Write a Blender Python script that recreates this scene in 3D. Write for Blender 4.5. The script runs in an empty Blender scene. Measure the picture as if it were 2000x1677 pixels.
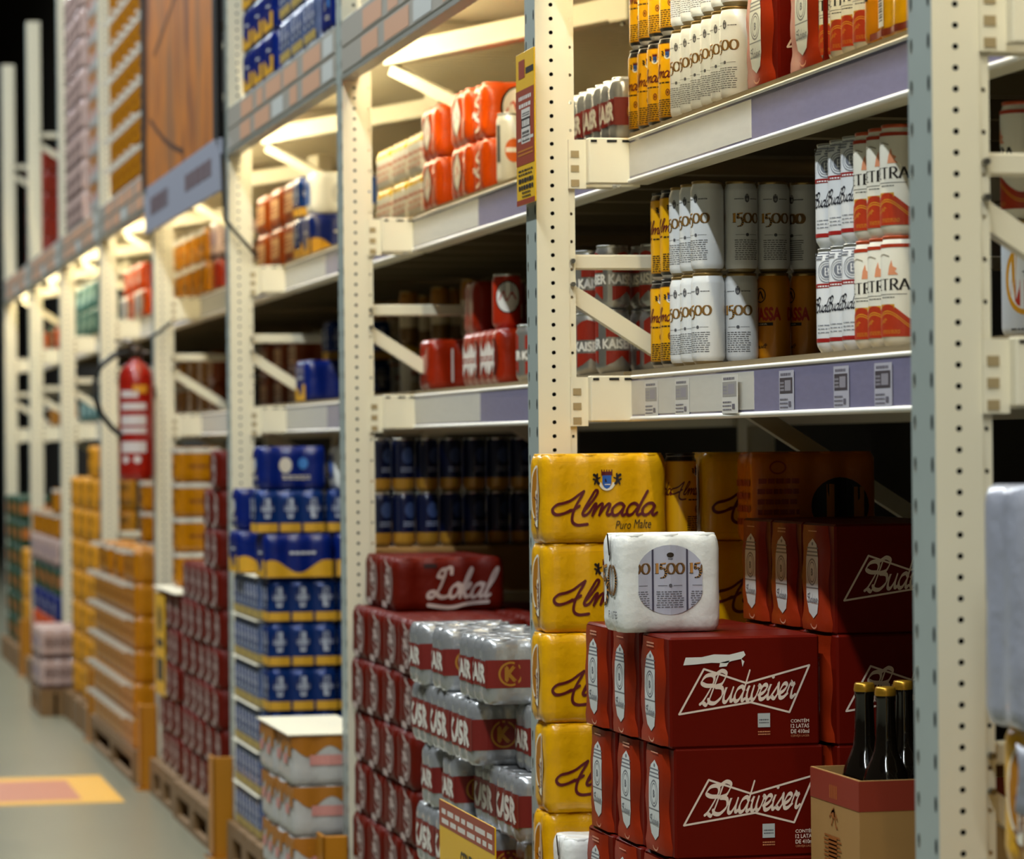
import bpy, bmesh, math, random
from mathutils import Vector, Matrix
random.seed(7)
PI = math.pi
S = bpy.context.scene
COL = S.collection
# ---------------------------------------------------------------- camera
F, CX, CY = 6500.0, 1000.0, 838.5          # focal length and centre in pixels of the 2000x1677 frame
TH, RO = math.radians(12.323), 0.0095
PT = math.radians(0.2412)
CAM = Vector((0, 0, 1.25))
_r0 = Vector((math.cos(TH), -math.sin(TH), 0))
FWD = Vector((math.sin(TH)*math.cos(PT), math.cos(TH)*math.cos(PT), math.sin(PT)))
_u0 = _r0.cross(FWD)
_c = math.sqrt(1-RO*RO)
RGT = _r0*_c - _u0*RO
UP = _u0*_c + _r0*RO
cam = bpy.data.cameras.new('camera')
cam.sensor_width = 36.0
cam.lens = F/2000*36
cam.clip_end = 200
cam.dof.use_dof = True
cam.dof.focus_distance = 5.35
cam.dof.aperture_fstop = 5.9
cam_o = bpy.data.objects.new('camera', cam)
M = Matrix.Identity(4)
for i in range(3):
    M[i][0] = RGT[i]; M[i][1] = UP[i]; M[i][2] = -FWD[i]; M[i][3] = CAM[i]
cam_o.matrix_world = M
COL.objects.link(cam_o)
S.camera = cam_o
# ---------------------------------------------------------------- world, lamps, exposure
S.view_settings.view_transform = 'Standard'
S.view_settings.look = 'None'
S.view_settings.gamma = 1.0
S.view_settings.use_curve_mapping = False
S.view_settings.exposure = 0.0
w = bpy.data.worlds.new('world'); S.world = w
w.use_nodes = True
bg = w.node_tree.nodes['Background']
bg.inputs[0].default_value = (1.0, 0.86, 0.62, 1)
bg.inputs[1].default_value = 0.035

def area(name, loc, rot, sx, sy, power, col):
    l = bpy.data.lights.new(name, 'AREA'); l.shape = 'RECTANGLE'; l.size = sx; l.size_y = sy
    l.energy = power; l.color = col
    o = bpy.data.objects.new(name, l); o.location = loc; o.rotation_euler = rot
    COL.objects.link(o); return o
# continuous line of ceiling luminaires above the middle of the aisle
area('aisle_luminaire_line', (-0.50, 13.0, 6.0), (0, 0, 0), 0.14, 34.0, 1700, (0.90, 0.97, 1.0))

# ---------------------------------------------------------------- helpers
def at(x, y, ax, val):
    """point on the plane axis=val seen at pixel (x, y) of the photograph"""
    r = FWD + RGT*((x-CX)/F) + UP*((CY-y)/F)
    return CAM + r*((val-CAM[ax])/r[ax])

def lin(c):
    c /= 255.0
    return c/12.92 if c <= 0.04045 else ((c+0.055)/1.055)**2.4
def rgb(h):
    if isinstance(h, str):
        h = h.lstrip('#'); h = [int(h[i:i+2], 16) for i in (0, 2, 4)]
    return (lin(h[0]), lin(h[1]), lin(h[2]), 1)

MATS = {}
def mat(name, col, rough=0.5, metal=0.0, coat=0.0, bump=0.0, bscale=40, var=0.0, vscale=8, emit=0.0, spec=0.5, stretch=None):
    if name in MATS: return MATS[name]
    m = bpy.data.materials.new(name); m.use_nodes = True
    nt = m.node_tree; b = nt.nodes['Principled BSDF']
    c = rgb(col)
    b.inputs['Base Color'].default_value = c
    b.inputs['Roughness'].default_value = rough
    b.inputs['Metallic'].default_value = metal
    b.inputs['Coat Weight'].default_value = coat
    b.inputs['Specular IOR Level'].default_value = spec
    if emit:
        b.inputs['Emission Color'].default_value = c
        b.inputs['Emission Strength'].default_value = emit
    if bump or var:
        tc = nt.nodes.new('ShaderNodeTexCoord')
        src = tc.outputs['Object']
        if stretch:
            mp = nt.nodes.new('ShaderNodeMapping'); mp.inputs['Scale'].default_value = stretch
            nt.links.new(src, mp.inputs[0]); src = mp.outputs[0]
    if bump:
        n = nt.nodes.new('ShaderNodeTexNoise'); n.inputs['Scale'].default_value = bscale; n.inputs['Detail'].default_value = 3
        nt.links.new(src, n.inputs['Vector'])
        bp = nt.nodes.new('ShaderNodeBump'); bp.inputs['Strength'].default_value = bump; bp.inputs['Distance'].default_value = 0.01
        nt.links.new(n.outputs['Fac'], bp.inputs['Height']); nt.links.new(bp.outputs[0], b.inputs['Normal'])
    if var:
        n2 = nt.nodes.new('ShaderNodeTexNoise'); n2.inputs['Scale'].default_value = vscale; n2.inputs['Detail'].default_value = 4
        nt.links.new(src, n2.inputs['Vector'])
        mx = nt.nodes.new('ShaderNodeMix'); mx.data_type = 'RGBA'
        mx.inputs[6].default_value = tuple(v*(1-var) for v in c[:3])+(1,)
        mx.inputs[7].default_value = tuple(min(1, v*(1+var)) for v in c[:3])+(1,)
        nt.links.new(n2.outputs['Fac'], mx.inputs[0]); nt.links.new(mx.outputs[2], b.inputs['Base Color'])
    MATS[name] = m
    return m

def bandmat(name, bands, rough=0.3, metal=0.0, coat=0.0, bump=0.0, bscale=30):
    """bands: [(z_from, colour), ...] in object space metres, constant steps"""
    if name in MATS: return MATS[name]
    m = bpy.data.materials.new(name); m.use_nodes = True
    nt = m.node_tree; b = nt.nodes['Principled BSDF']
    b.inputs['Roughness'].default_value = rough; b.inputs['Metallic'].default_value = metal
    b.inputs['Coat Weight'].default_value = coat
    tc = nt.nodes.new('ShaderNodeTexCoord'); sp = nt.nodes.new('ShaderNodeSeparateXYZ')
    nt.links.new(tc.outputs['Object'], sp.inputs[0])
    mu = nt.nodes.new('ShaderNodeMath'); mu.operation = 'MULTIPLY'; mu.inputs[1].default_value = 4.0
    nt.links.new(sp.outputs[2], mu.inputs[0])
    cr = nt.nodes.new('ShaderNodeValToRGB'); cr.color_ramp.interpolation = 'CONSTANT'
    el = cr.color_ramp.elements
    el[0].position = 0; el[0].color = rgb(bands[0][1])
    el[1].position = min(1, bands[1][0]*4) if len(bands) > 1 else 1; el[1].color = rgb(bands[1][1] if len(bands) > 1 else bands[0][1])
    for z, c in bands[2:]:
        e = el.new(min(1, z*4)); e.color = rgb(c)
    nt.links.new(mu.outputs[0], cr.inputs[0]); nt.links.new(cr.outputs[0], b.inputs['Base Color'])
    if bump:
        n = nt.nodes.new('ShaderNodeTexNoise'); n.inputs['Scale'].default_value = bscale; n.inputs['Detail'].default_value = 3
        nt.links.new(tc.outputs['Object'], n.inputs['Vector'])
        bp = nt.nodes.new('ShaderNodeBump'); bp.inputs['Strength'].default_value = bump; bp.inputs['Distance'].default_value = 0.01
        nt.links.new(n.outputs['Fac'], bp.inputs['Height']); nt.links.new(bp.outputs[0], b.inputs['Normal'])
    MATS[name] = m
    return m

class MB:
    """collects polygons and links them as one mesh object"""
    def __init__(s): s.v = []; s.f = []; s.m = []; s.sm = []
    def add(s, vs, fs, mi=0, sm=False):
        o = len(s.v); s.v += [tuple(v) for v in vs]
        for f in fs: s.f.append([i+o for i in f]); s.m.append(mi); s.sm.append(sm)
    def box(s, x0, x1, y0, y1, z0, z1, mi=0):
        v = [(x0,y0,z0),(x1,y0,z0),(x1,y1,z0),(x0,y1,z0),(x0,y0,z1),(x1,y0,z1),(x1,y1,z1),(x0,y1,z1)]
        s.add(v, [(0,3,2,1),(4,5,6,7),(0,1,5,4),(1,2,6,5),(2,3,7,6),(3,0,4,7)], mi)
    def bbox(s, x0, x1, y0, y1, z0, z1, b=0.004, mi=0):
        """box with chamfered edges"""
        v = []; idx = {}
        for i, X in enumerate((x0, x1)):
            for j, Y in enumerate((y0, y1)):
                for k, Z in enumerate((z0, z1)):
                    sx, sy, sz = (b if i == 0 else -b), (b if j == 0 else -b), (b if k == 0 else -b)
                    idx[(i,j,k)] = len(v)
                    v += [(X, Y+sy, Z+sz), (X+sx, Y, Z+sz), (X+sx, Y+sy, Z)]
        g = lambda i, j, k, a: idx[(i,j,k)]+a
        f = [[g(0,0,0,0),g(0,0,1,0),g(0,1,1,0),g(0,1,0,0)], [g(1,0,0,0),g(1,1,0,0),g(1,1,1,0),g(1,0,1,0)],
             [g(0,0,0,1),g(1,0,0,1),g(1,0,1,1),g(0,0,1,1)], [g(0,1,0,1),g(0,1,1,1),g(1,1,1,1),g(1,1,0,1)],
             [g(0,0,0,2),g(0,1,0,2),g(1,1,0,2),g(1,0,0,2)], [g(0,0,1,2),g(1,0,1,2),g(1,1,1,2),g(0,1,1,2)]]
        for k in (0, 1):
            for j in (0, 1): f.append([g(0,j,k,1),g(1,j,k,1),g(1,j,k,2),g(0,j,k,2)])
            for i in (0, 1): f.append([g(i,0,k,0),g(i,1,k,0),g(i,1,k,2),g(i,0,k,2)])
        for i in (0, 1):
            for j in (0, 1): f.append([g(i,j,0,0),g(i,j,1,0),g(i,j,1,1),g(i,j,0,1)])
        for i in (0, 1):
            for j in (0, 1):
                for k in (0, 1): f.append([g(i,j,k,0),g(i,j,k,1),g(i,j,k,2)])
        s.add(v, f, mi)
    def lathe(s, prof, n=24, c=(0,0,0), mi=0, sm=True, axis='z'):
        vs = []; fs = []
        for r, z in prof:
            for i in range(n):
                a = 2*PI*i/n; p = (r*math.cos(a), r*math.sin(a), z)
                if axis == 'x': p = (p[2], p[0], p[1])
                if axis == 'y': p = (p[0], p[2], p[1])
                vs.append((p[0]+c[0], p[1]+c[1], p[2]+c[2]))
        for j in range(len(prof)-1):
            for i in range(n):
                a, b2 = j*n+i, j*n+(i+1) % n
                fs.append((a, b2, b2+n, a+n))
        s.add(vs, fs, mi, sm)
        if prof[0][0] > 1e-6: s.add([vs[i] for i in range(n)], [list(range(n))[::-1]], mi)
        if prof[-1][0] > 1e-6: s.add([vs[-n+i] for i in range(n)], [list(range(n))], mi)
    def tube(s, pts, r, n=8, mi=0):
        pts = [Vector(p) for p in pts]; vs = []; fs = []
        for i, p in enumerate(pts):
            d = (pts[min(i+1, len(pts)-1)]-pts[max(i-1, 0)]).normalized()
            a = Vector((0, 0, 1)) if abs(d.z) < 0.9 else Vector((1, 0, 0))
            u = d.cross(a).normalized(); v = d.cross(u)
            rr = r[i] if isinstance(r, (list, tuple)) else r
            for k in range(n):
                t = 2*PI*k/n; vs.append(p+u*(rr*math.cos(t))+v*(rr*math.sin(t)))
        for i in range(len(pts)-1):
            for k in range(n):
                a, b2 = i*n+k, i*n+(k+1) % n; fs.append((a, b2, b2+n, a+n))
        s.add(vs, fs, mi, True)
        s.add(vs[:n], [list(range(n))], mi); s.add(vs[-n:], [list(range(n))[::-1]], mi)
    def bar(s, p, q, w, h, mi=0, up=(0, 0, 1)):
        """rectangular bar from p to q: w across, h along up"""
        p, q = Vector(p), Vector(q); d = (q-p).normalized(); u = d.cross(Vector(up)).normalized(); v = u.cross(d)
        vs = []
        for e in (p, q):
            for a, b2 in ((-1,-1),(1,-1),(1,1),(-1,1)): vs.append(e+u*(a*w/2)+v*(b2*h/2))
        s.add(vs, [(0,3,2,1),(4,5,6,7),(0,1,5,4),(1,2,6,5),(2,3,7,6),(3,0,4,7)], mi)
    def build(s, name, mats, parent=None, loc=(0,0,0), fix=True):
        me = bpy.data.meshes.new(name)
        me.from_pydata(s.v, [], s.f)
        if not isinstance(mats, (list, tuple)): mats = [mats]
        for m in mats: me.materials.append(m)
        for p, mi, sm in zip(me.polygons, s.m, s.sm): p.material_index = mi; p.use_smooth = sm
        if fix:
            bm = bmesh.new(); bm.from_mesh(me); bmesh.ops.recalc_face_normals(bm, faces=bm.faces); bm.to_mesh(me); bm.free()
        me.update()
        o = bpy.data.objects.new(name, me); COL.objects.link(o); o.location = loc
        if parent: o.parent = parent
        return o

LABELS = {}
def tag(o, label, cat, group=None, kind=None):
    o['label'] = label; o['category'] = cat
    if group: o['group'] = group
    if kind: o['kind'] = kind
    LABELS.setdefault(label, []).append(o.name)
    return o
def thing(name, label, cat, loc=(0,0,0), rz=0, group=None):
    o = bpy.data.objects.new(name, None); COL.objects.link(o); o.empty_display_size = 0.05
    o.location = loc; o.rotation_euler = (0, 0, rz)
    return tag(o, label, cat, group)
def dup(root, loc, rz, label, group=None):
    r = root.copy(); COL.objects.link(r); r.location = loc; r.rotation_euler = (0, 0, rz)
    r['label'] = label
    LABELS.setdefault(label, []).append(r.name)
    if group: r['group'] = group
    for ch in list(root.children):
        c = ch.copy(); COL.objects.link(c); c.parent = r
        for g in ch.children:
            d = g.copy(); COL.objects.link(d); d.parent = c
    return r
def struct(o): o['kind'] = 'structure'; return o
ORD = ['first', 'second', 'third', 'fourth', 'fifth', 'sixth', 'seventh', 'eighth', 'ninth', 'tenth', 'eleventh', 'twelfth']

# ---------------------------------------------------------------- lettering: strokes drawn with a pen nib
def cat_rom(pts, n=6):
    P = [pts[0]]+list(pts)+[pts[-1]]; out = []
    for i in range(1, len(P)-2):
        for k in range(n):
            t = k/n; o = []
            for a in (0, 1):
                p0, p1, p2, p3 = P[i-1][a], P[i][a], P[i+1][a], P[i+2][a]
                o.append(0.5*((2*p1)+(-p0+p2)*t+(2*p0-5*p1+4*p2-p3)*t*t+(-p0+3*p1-3*p2+p3)*t**3))
            out.append(tuple(o))
    out.append(tuple(pts[-1])); return out
class Deco:
    """flat print in (s, t); polygons with a material index"""
    def __init__(s): s.p = []
    def poly(s, pts, mi=0): s.p.append((list(pts), mi)); return s
    def rect(s, x0, x1, y0, y1, mi=0): return s.poly([(x0,y0),(x1,y0),(x1,y1),(x0,y1)], mi)
    def disc(s, x, y, rx, ry, mi=0, n=20): return s.poly([(x+rx*math.cos(2*PI*i/n), y+ry*math.sin(2*PI*i/n)) for i in range(n)], mi)
    def ring(s, x, y, rx, ry, w, mi=0, n=24, a0=0, a1=2*PI):
        for i in range(n):
            a, b = a0+(a1-a0)*i/n, a0+(a1-a0)*(i+1)/n
            s.poly([(x+rx*math.cos(a), y+ry*math.sin(a)), (x+rx*math.cos(b), y+ry*math.sin(b)),
                    (x+(rx-w)*math.cos(b), y+(ry-w)*math.sin(b)), (x+(rx-w)*math.cos(a), y+(ry-w)*math.sin(a))], mi)
        return s
    def stroke(s, pts, w, mi=0, nib=50, thin=0.35, smooth=True, caps=True):
        q = cat_rom(pts) if smooth and len(pts) > 2 else pts
        na = math.radians(nib); L = []
        for i, p in enumerate(q):
            a, b = q[max(i-1, 0)], q[min(i+1, len(q)-1)]
            dx, dy = b[0]-a[0], b[1]-a[1]; l = math.hypot(dx, dy) or 1e-9; dx /= l; dy /= l
            h = w/2*(thin+(1-thin)*abs(math.sin(math.atan2(dy, dx)-na)))
            L.append((p, (-dy*h, dx*h), h))
        for i in range(len(L)-1):
            (p, n, _), (r, m, _) = L[i], L[i+1]
            s.poly([(p[0]-n[0], p[1]-n[1]), (r[0]-m[0], r[1]-m[1]), (r[0]+m[0], r[1]+m[1]), (p[0]+n[0], p[1]+n[1])], mi)
        if caps:
            for k in (0, -1): s.disc(L[k][0][0], L[k][0][1], L[k][2], L[k][2], mi, 8)
        return s
    def strip(s, x0, x1, lo, hi, n=12, mi=0):
        for i in range(n):
            a, b = x0+(x1-x0)*i/n, x0+(x1-x0)*(i+1)/n
            s.poly([(a, lo(a)), (b, lo(b)), (b, hi(b)), (a, hi(a))], mi)
        return s
    def words(s, x0, x1, y0, y1, lines, mi=0, seed=1, gap=0.5):
        """rows of small words of body text"""
        R = random.Random(seed); dy = (y1-y0)/lines; W = x1-x0
        for i in range(lines):
            y = y0+dy*i; x = x0+W*0.04*R.random()
            while x < x1-W*0.06:
                l = min(W*(0.07+0.13*R.random()), x1-x); s.rect(x, x+l, y, y+dy*gap, mi); x += l+W*0.035
        return s
    def put(s, other, x=0, y=0, k=1, ky=None, mi=None, shear=0, rot=0):
        ky = k if ky is None else ky; c, sn = math.cos(rot), math.sin(rot)
        for pts, m in other.p:
            q = []
            for a, b in pts:
                a2, b2 = (a+shear*b)*k, b*ky
                q.append((x+a2*c-b2*sn, y+a2*sn+b2*c))
            s.p.append((q, m if mi is None else mi))
        return s
    def bounds(s):
        xs = [p[0] for q, _ in s.p for p in q]; ys = [p[1] for q, _ in s.p for p in q]
        return min(xs), max(xs), min(ys), max(ys)
    def fit(s, other, x0, x1, y0, y1, mi=None):
        a, b, c, d = other.bounds(); k = (x1-x0)/(b-a); ky = (y1-y0)/(d-c)
        return s.put(other, x0-a*k, y0-c*ky, k, ky, mi)
    def clip(s, poly):
        """keep what lies inside a convex counter-clockwise polygon"""
        out = []
        for pts, m in s.p:
            q = pts
            for i in range(len(poly)):
                a, b = poly[i], poly[(i+1) % len(poly)]
                side = lambda p: (b[0]-a[0])*(p[1]-a[1])-(b[1]-a[1])*(p[0]-a[0])
                r = []
                for j in range(len(q)):
                    p, t = q[j], q[(j+1) % len(q)]; sp, st = side(p), side(t)
                    if sp >= 0: r.append(p)
                    if sp*st < 0: k = sp/(sp-st); r.append((p[0]+(t[0]-p[0])*k, p[1]+(t[1]-p[1])*k))
                q = r
                if len(q) < 3: break
            if len(q) >= 3: out.append((q, m))
        s.p = out; return s
    def cut(s, step):
        """split at regular s so that the print can wrap round a curve"""
        out = []
        for pts, m in s.p:
            x0 = min(p[0] for p in pts); x1 = max(p[0] for p in pts)
            k0, k1 = math.floor(x0/step), math.floor(x1/step)
            if k1 == k0 or x1-x0 < step*0.8: out.append((pts, m)); continue
            for k in range(k0, k1+1):
                d = Deco(); d.p = [(pts, m)]
                a, b = k*step, (k+1)*step
                d.clip([(a, -9), (b, -9), (b, 9), (a, 9)])
                out += d.p
        s.p = out; return s
    def build(s, name, mats, parent, fn, step=None):
        if step: s.cut(step)
        mb = MB()
        N = len(s.p)
        for i, (pts, m) in enumerate(s.p):
            mb.add([fn(a, b, 3.0*i/N) for a, b in pts], [list(range(len(pts)))], m)
        return mb.build(name, mats, parent, fix=False)

_fc = {}
def font(txt):
    """upright sans lettering from Blender's built-in font; height 1 = capitals"""
    if txt in _fc: return _fc[txt]
    cu = bpy.data.curves.new('t', 'FONT'); cu.body = txt; cu.size = 1.0; cu.resolution_u = 3
    o = bpy.data.objects.new('t', cu); COL.objects.link(o)
    dg = bpy.context.evaluated_depsgraph_get(); dg.update()
    me = bpy.data.meshes.new_from_object(o.evaluated_get(dg))
    d = Deco()
    for p in me.polygons: d.p.append(([(me.vertices[i].co.x, me.vertices[i].co.y) for i in p.vertices], 0))
    bpy.data.objects.remove(o); bpy.data.curves.remove(cu); bpy.data.meshes.remove(me)
    _fc[txt] = d
    return d
def bold(txt, e=0.03):
    d = Deco(); f = font(txt)
    for a, b in ((-e, 0), (e, 0), (0, e), (0, -e)): d.put(f, a, b)
    return d
SCR = {  # running hand, x-height 1: strokes and advance
 'u': ([[(0,.6),(.15,1),(.1,.4),(.2,.05),(.45,.05),(.7,.5),(.8,1)], [(.8,1),(.75,.4),(.85,.05),(1.05,.15)]], 1.05),
 'd': ([[(.75,.8),(.55,1),(.2,.85),(.05,.4),(.2,.02),(.5,.1),(.75,.6)], [(.9,2.1),(.8,1),(.75,.3),(.85,.02),(1.05,.15)]], 1.05),
 'a': ([[(.75,.8),(.55,1),(.2,.85),(.05,.4),(.2,.02),(.5,.1),(.75,.6)], [(.8,1),(.75,.3),(.85,.02),(1.05,.15)]], 1.05),
 'w': ([[(0,.7),(.15,1),(.1,.4),(.25,.02),(.5,.2),(.6,1)], [(.6,1),(.55,.4),(.7,.02),(.95,.2),(1.1,.8),(1.05,1),(1.25,.85)]], 1.22),
 'e': ([[(0,.3),(.4,.5),(.6,.8),(.45,1),(.2,.9),(.05,.45),(.2,.05),(.5,.05),(.8,.3)]], .75),
 'i': ([[(0,.6),(.15,1),(.08,.4),(.18,.02),(.4,.15)], [(.2,1.5),(.24,1.52)]], .42),
 's': ([[(0,.2),(.35,.8),(.42,1.05),(.5,.75),(.55,.35),(.35,.02),(.1,.12)]], .66),
 'r': ([[(0,.4),(.15,1.08),(.3,.9),(.5,.92),(.42,.5),(.45,.1),(.6,.02),(.8,.2)]], .75),
 'l': ([[(0,.3),(.35,1.2),(.45,1.9),(.3,2.1),(.15,1.6),(.1,.5),(.2,.02),(.45,.2)]], .48),
 'o': ([[(.35,1),(.08,.7),(.08,.25),(.3,0),(.6,.2),(.65,.7),(.35,1),(.8,.85)]], .8),
 'k': ([[(0,.3),(.3,1.2),(.4,1.9),(.25,2.1),(.15,1.6),(.1,.5),(.1,0)], [(.12,.45),(.5,1),(.62,.8),(.3,.5),(.55,.05),(.85,.15)]], .88),
 't': ([[(.3,1.7),(.15,.4),(.25,.02),(.5,.15)], [(0,1.1),(.5,1.15)]], .5),
 'm': ([[(0,.6),(.15,1),(.1,0)], [(.1,.5),(.35,1),(.48,.8),(.45,0)], [(.45,.5),(.7,1),(.85,.8),(.8,.2),(.9,.02),(1.1,.15)]], 1.08),
 'B': ([[(.55,2.1),(.4,1.2),(.2,.2),(.05,-.1),(-.2,0)], [(.2,1.95),(.75,2.2),(1.25,1.95),(1.05,1.3),(.5,1.12),(1.15,1.0),(1.3,.45),(.85,0),(.35,.02),(.15,.25)], [(.28,1.2),(-.4,1.25),(-.85,1.5),(-.6,1.9),(.0,1.95),(.25,1.6),(.1,1.0),(-.3,.2),(-.55,-.05)]], 1.4),
 'L': ([[(1.0,1.75),(.85,2.15),(.5,2.1),(.5,1.5),(.42,.7),(.15,.1),(-.2,.05),(-.3,.35),(.1,.42),(.7,.05),(1.2,.08),(1.4,.4)], [(.5,2.1),(.1,2.0),(.0,1.6),(.3,1.5)]], 1.3),
}
def script(txt, w=0.24, shear=0.35, thin=0.3, nib=50):
    d = Deco(); x = 0
    for ch in txt:
        st, adv = SCR[ch]
        for q in st: d.stroke([(x+a+shear*b, b) for a, b in q], w, 0, nib, thin)
        x += adv
    return d
def serif(txt, w=0.2):
    """roman capitals and old-style figures, cap height 1"""
    G = {'1': ([[(.25,.72),(.25,0)]], [(.08,.42,0),(.1,.25,.68)], .42),
         '5': ([[(.2,.7),(.16,.35),(.4,.38),(.58,.1),(.45,-.22),(.1,-.3)], [(.2,.68),(.55,.72)]], [], .62),
         '0': ([[(.4+.33*math.sin(a*PI/8), .36+.36*math.cos(a*PI/8)) for a in range(17)]], [], .82),
         'P': ([[(.2,0),(.2,1)], [(.2,1),(.55,.98),(.7,.75),(.55,.5),(.2,.48)]], [(.05,.38,0)], .72),
         'E': ([[(.2,0),(.2,1)], [(.2,.98),(.68,.98)], [(.2,.5),(.55,.5)], [(.2,.02),(.7,.02)]], [(.05,.3,0),(.05,.3,.96)], .75),
         'T': ([[(.4,0),(.4,1)], [(.05,.98),(.75,.98)]], [(.25,.55,0)], .78),
         'R': ([[(.2,0),(.2,1)], [(.2,1),(.55,.98),(.7,.75),(.55,.52),(.2,.5)], [(.42,.5),(.8,0)]], [(.05,.38,0),(.7,.92,0)], .88),
         'A': ([[(.05,0),(.42,1)], [(.42,1),(.8,0)], [(.2,.35),(.65,.35)]], [(-.05,.2,0),(.65,.95,0)], .9)}
    d = Deco(); x = 0
    for ch in txt:
        st, sf, adv = G[ch]
        for q in st: d.stroke([(x+a, b) for a, b in q], w, 0, 0, 0.28, smooth=len(q) > 2, caps=False)
        for a, b, y in sf: d.rect(x+a, x+b, y, y+0.045)
        x += adv
    return d
def almada():
    Q = [[(450,752),(400,775),(345,785),(315,770),(312,740),(345,712),(400,700),(455,680),(505,645),(548,615)],
         [(548,615),(525,660),(495,710),(468,770),(458,820),(470,850),(505,864),(570,857)],
         [(420,768),(470,750),(515,722)],
         [(535,775),(570,735),(620,675),(650,630),(648,612),(630,615),(600,660),(560,725),(538,775),(545,792),(565,788),(590,765)],
         [(590,765),(625,715),(640,712),(625,750),(608,795)], [(608,795),(640,745),(675,712),(690,715),(675,755),(662,792)],
         [(662,792),(695,745),(730,712),(745,718),(730,755),(722,780),(735,792),(760,778)]]
    for dx in (0, 230): Q.append([(850+dx,728),(830+dx,708),(795+dx,715),(765+dx,745),(760+dx,778),(775+dx,795),(805+dx,785),(840+dx,745),(852+dx,720),(838+dx,760),(832+dx,785),(845+dx,795),(870+dx,778)])
    Q += [[(960,728),(935,708),(900,718),(875,750),(870,780),(885,795),(915,785),(950,745)], [(1030,618),(1000,670),(965,740),(950,780),(962,795),(990,778)]]
    d = Deco()
    for q in Q: d.stroke([((a-725)/100, (790-b)/100) for a, b in q], 0.24, 0, 50, 0.7)
    return d
# ---------------------------------------------------------------- rack geometry (metres)
XF = 1.321            # aisle face of the uprights
Y0, BAY = 3.715, 2.108
YK = lambda k: Y0+BAY*k
XS = 1.487            # front of the shelf beams
Z2, Z1 = 1.797, 1.370  # tops of the upper and the middle shelf beam
HB = 0.082            # shelf beam height
ZD = 2.275            # top of the pallet beams
XR = 2.40             # back of the rack
PW = 0.085            # width of an upright along the aisle

CREAM = mat('cream_powder_coat', (230,222,196), 0.45, var=0.04, vscale=6)
GREYP = mat('grey_green_face', (158,168,162), 0.4, var=0.05, vscale=12)  # aisle faces only, greyer and greener than the webs
DARK = mat('gap_shade', (14,10,6), 0.9)  # near-black, paints the shade inside posts and bracket slits
STEEL = mat('zinc_bolt', (120,118,110), 0.35, 0.9)
LAV = mat('lavender_price_rail', (126,122,152), 0.3, var=0.16, vscale=30, coat=0.4, stretch=(1,1,4))
WHITE = mat('white_edge', (238,236,228), 0.35)  # white lips carry the edge highlights of the rail in their colour
DECKM = mat('deck_sheet', (122,106,76), 0.6)
CORR = mat('corrugated_deck', (222,210,180), 0.5)

# setting
def plane(name, x0, x1, y0, y1, z, m):
    b = MB(); b.box(x0, x1, y0, y1, z-0.1, z, 0); return struct(b.build(name, m))
FLOORM = mat('polished_concrete', (132,130,110), 0.28, bump=0.03, bscale=3, var=0.16, vscale=1.3)
plane('floor', -6, 4.5, -3, 44, 0, FLOORM)
b = MB(); b.box(-6, 4.5, 43.8, 44, 0, 7); struct(b.build('wall_back', mat('far_wall', (38,32,24), 0.9)))
b = MB(); b.box(2.62, 2.68, -3, 43.8, 0, 6.9); struct(b.build('wall_right', mat('rack_back_sheet', (34,28,18), 0.9)))
b = MB(); b.box(-6, 4.5, -3, 44, 7, 7.1); struct(b.build('ceiling', mat('dark_roof', (40,36,30), 0.9)))

# ---- upright: C-section with real holes
def tile(mb, org, ux, uz, w, h, holes, mi=0):
    """rectangle w x h with one polygonal hole (cx, cz, rx, rz) or none"""
    P = lambda a, c: tuple(org[i]+ux[i]*a+uz[i]*c for i in range(3))
    if not holes: mb.add([P(0,0), P(w,0), P(w,h), P(0,h)], [(0,1,2,3)], mi); return
    cx, cz, rx, rz = holes; n = 12
    inn = [(cx+rx*math.cos(2*PI*i/n+PI/4), cz+rz*math.sin(2*PI*i/n+PI/4)) for i in range(n)]
    cor = [(w,h), (0,h), (0,0), (w,0)]
    vs = [P(*p) for p in inn]+[P(*p) for p in cor]; fs = []
    for q in range(4):
        for i in range(3): fs.append((q*3+i, (q*3+i+1) % n, n+q))
        fs.append(((q*3+3) % n, n+(q+1) % 4, n+q))
    mb.add(vs, fs, mi)
def post_mesh(depth_sign=1, top=3.6):
    mb = MB(); n = int(top/0.05)
    for yy in (0.0, PW):
        for i in range(n*2):   # web with round holes every 25 mm
            tile(mb, (0, yy, i*0.025), (1,0,0), (0,0,1), 0.059, 0.025, (0.0292, 0.0125, 0.0038, 0.0038))
        e = 0.003 if yy == 0 else -0.003
        for i in range(n):     # set-back lip with bolt holes every 50 mm
            tile(mb, (0.059, yy+e, i*0.05), (1,0,0), (0,0,1), 0.0125, 0.05, (0.0055, 0.012, 0.0027, 0.0030))
        mb.add([(0.059,yy,0),(0.059,yy+e,0),(0.059,yy+e,top),(0.059,yy,top)], [(0,1,2,3)])
        mb.add([(0.0715,yy+e,0),(0.0715,yy+e*4,0),(0.0715,yy+e*4,top),(0.0715,yy+e,top)], [(0,1,2,3)])
    for i in range(n):         # aisle face: slots along both edges
        tile(mb, (0, 0, i*0.05), (0,1,0), (0,0,1), 0.026, 0.05, (0.012, 0.02, 0.0045, 0.010), 1)
        tile(mb, (0, 0.026, i*0.05), (0,1,0), (0,0,1), 0.033, 0.05, None, 1)
        tile(mb, (0, 0.059, i*0.05), (0,1,0), (0,0,1), 0.026, 0.05, (0.014, 0.02, 0.0045, 0.010), 1)
    mb.box(0.05, 0.056, 0.004, PW-0.004, 0, top, 2); mb.box(0.006, 0.050, 0.006, 0.010, 0, top, 2); mb.box(0.006, 0.010, 0.0101, PW-.006, 0, top, 2)   # dark sheets paint the shade inside the section
    return mb
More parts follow.
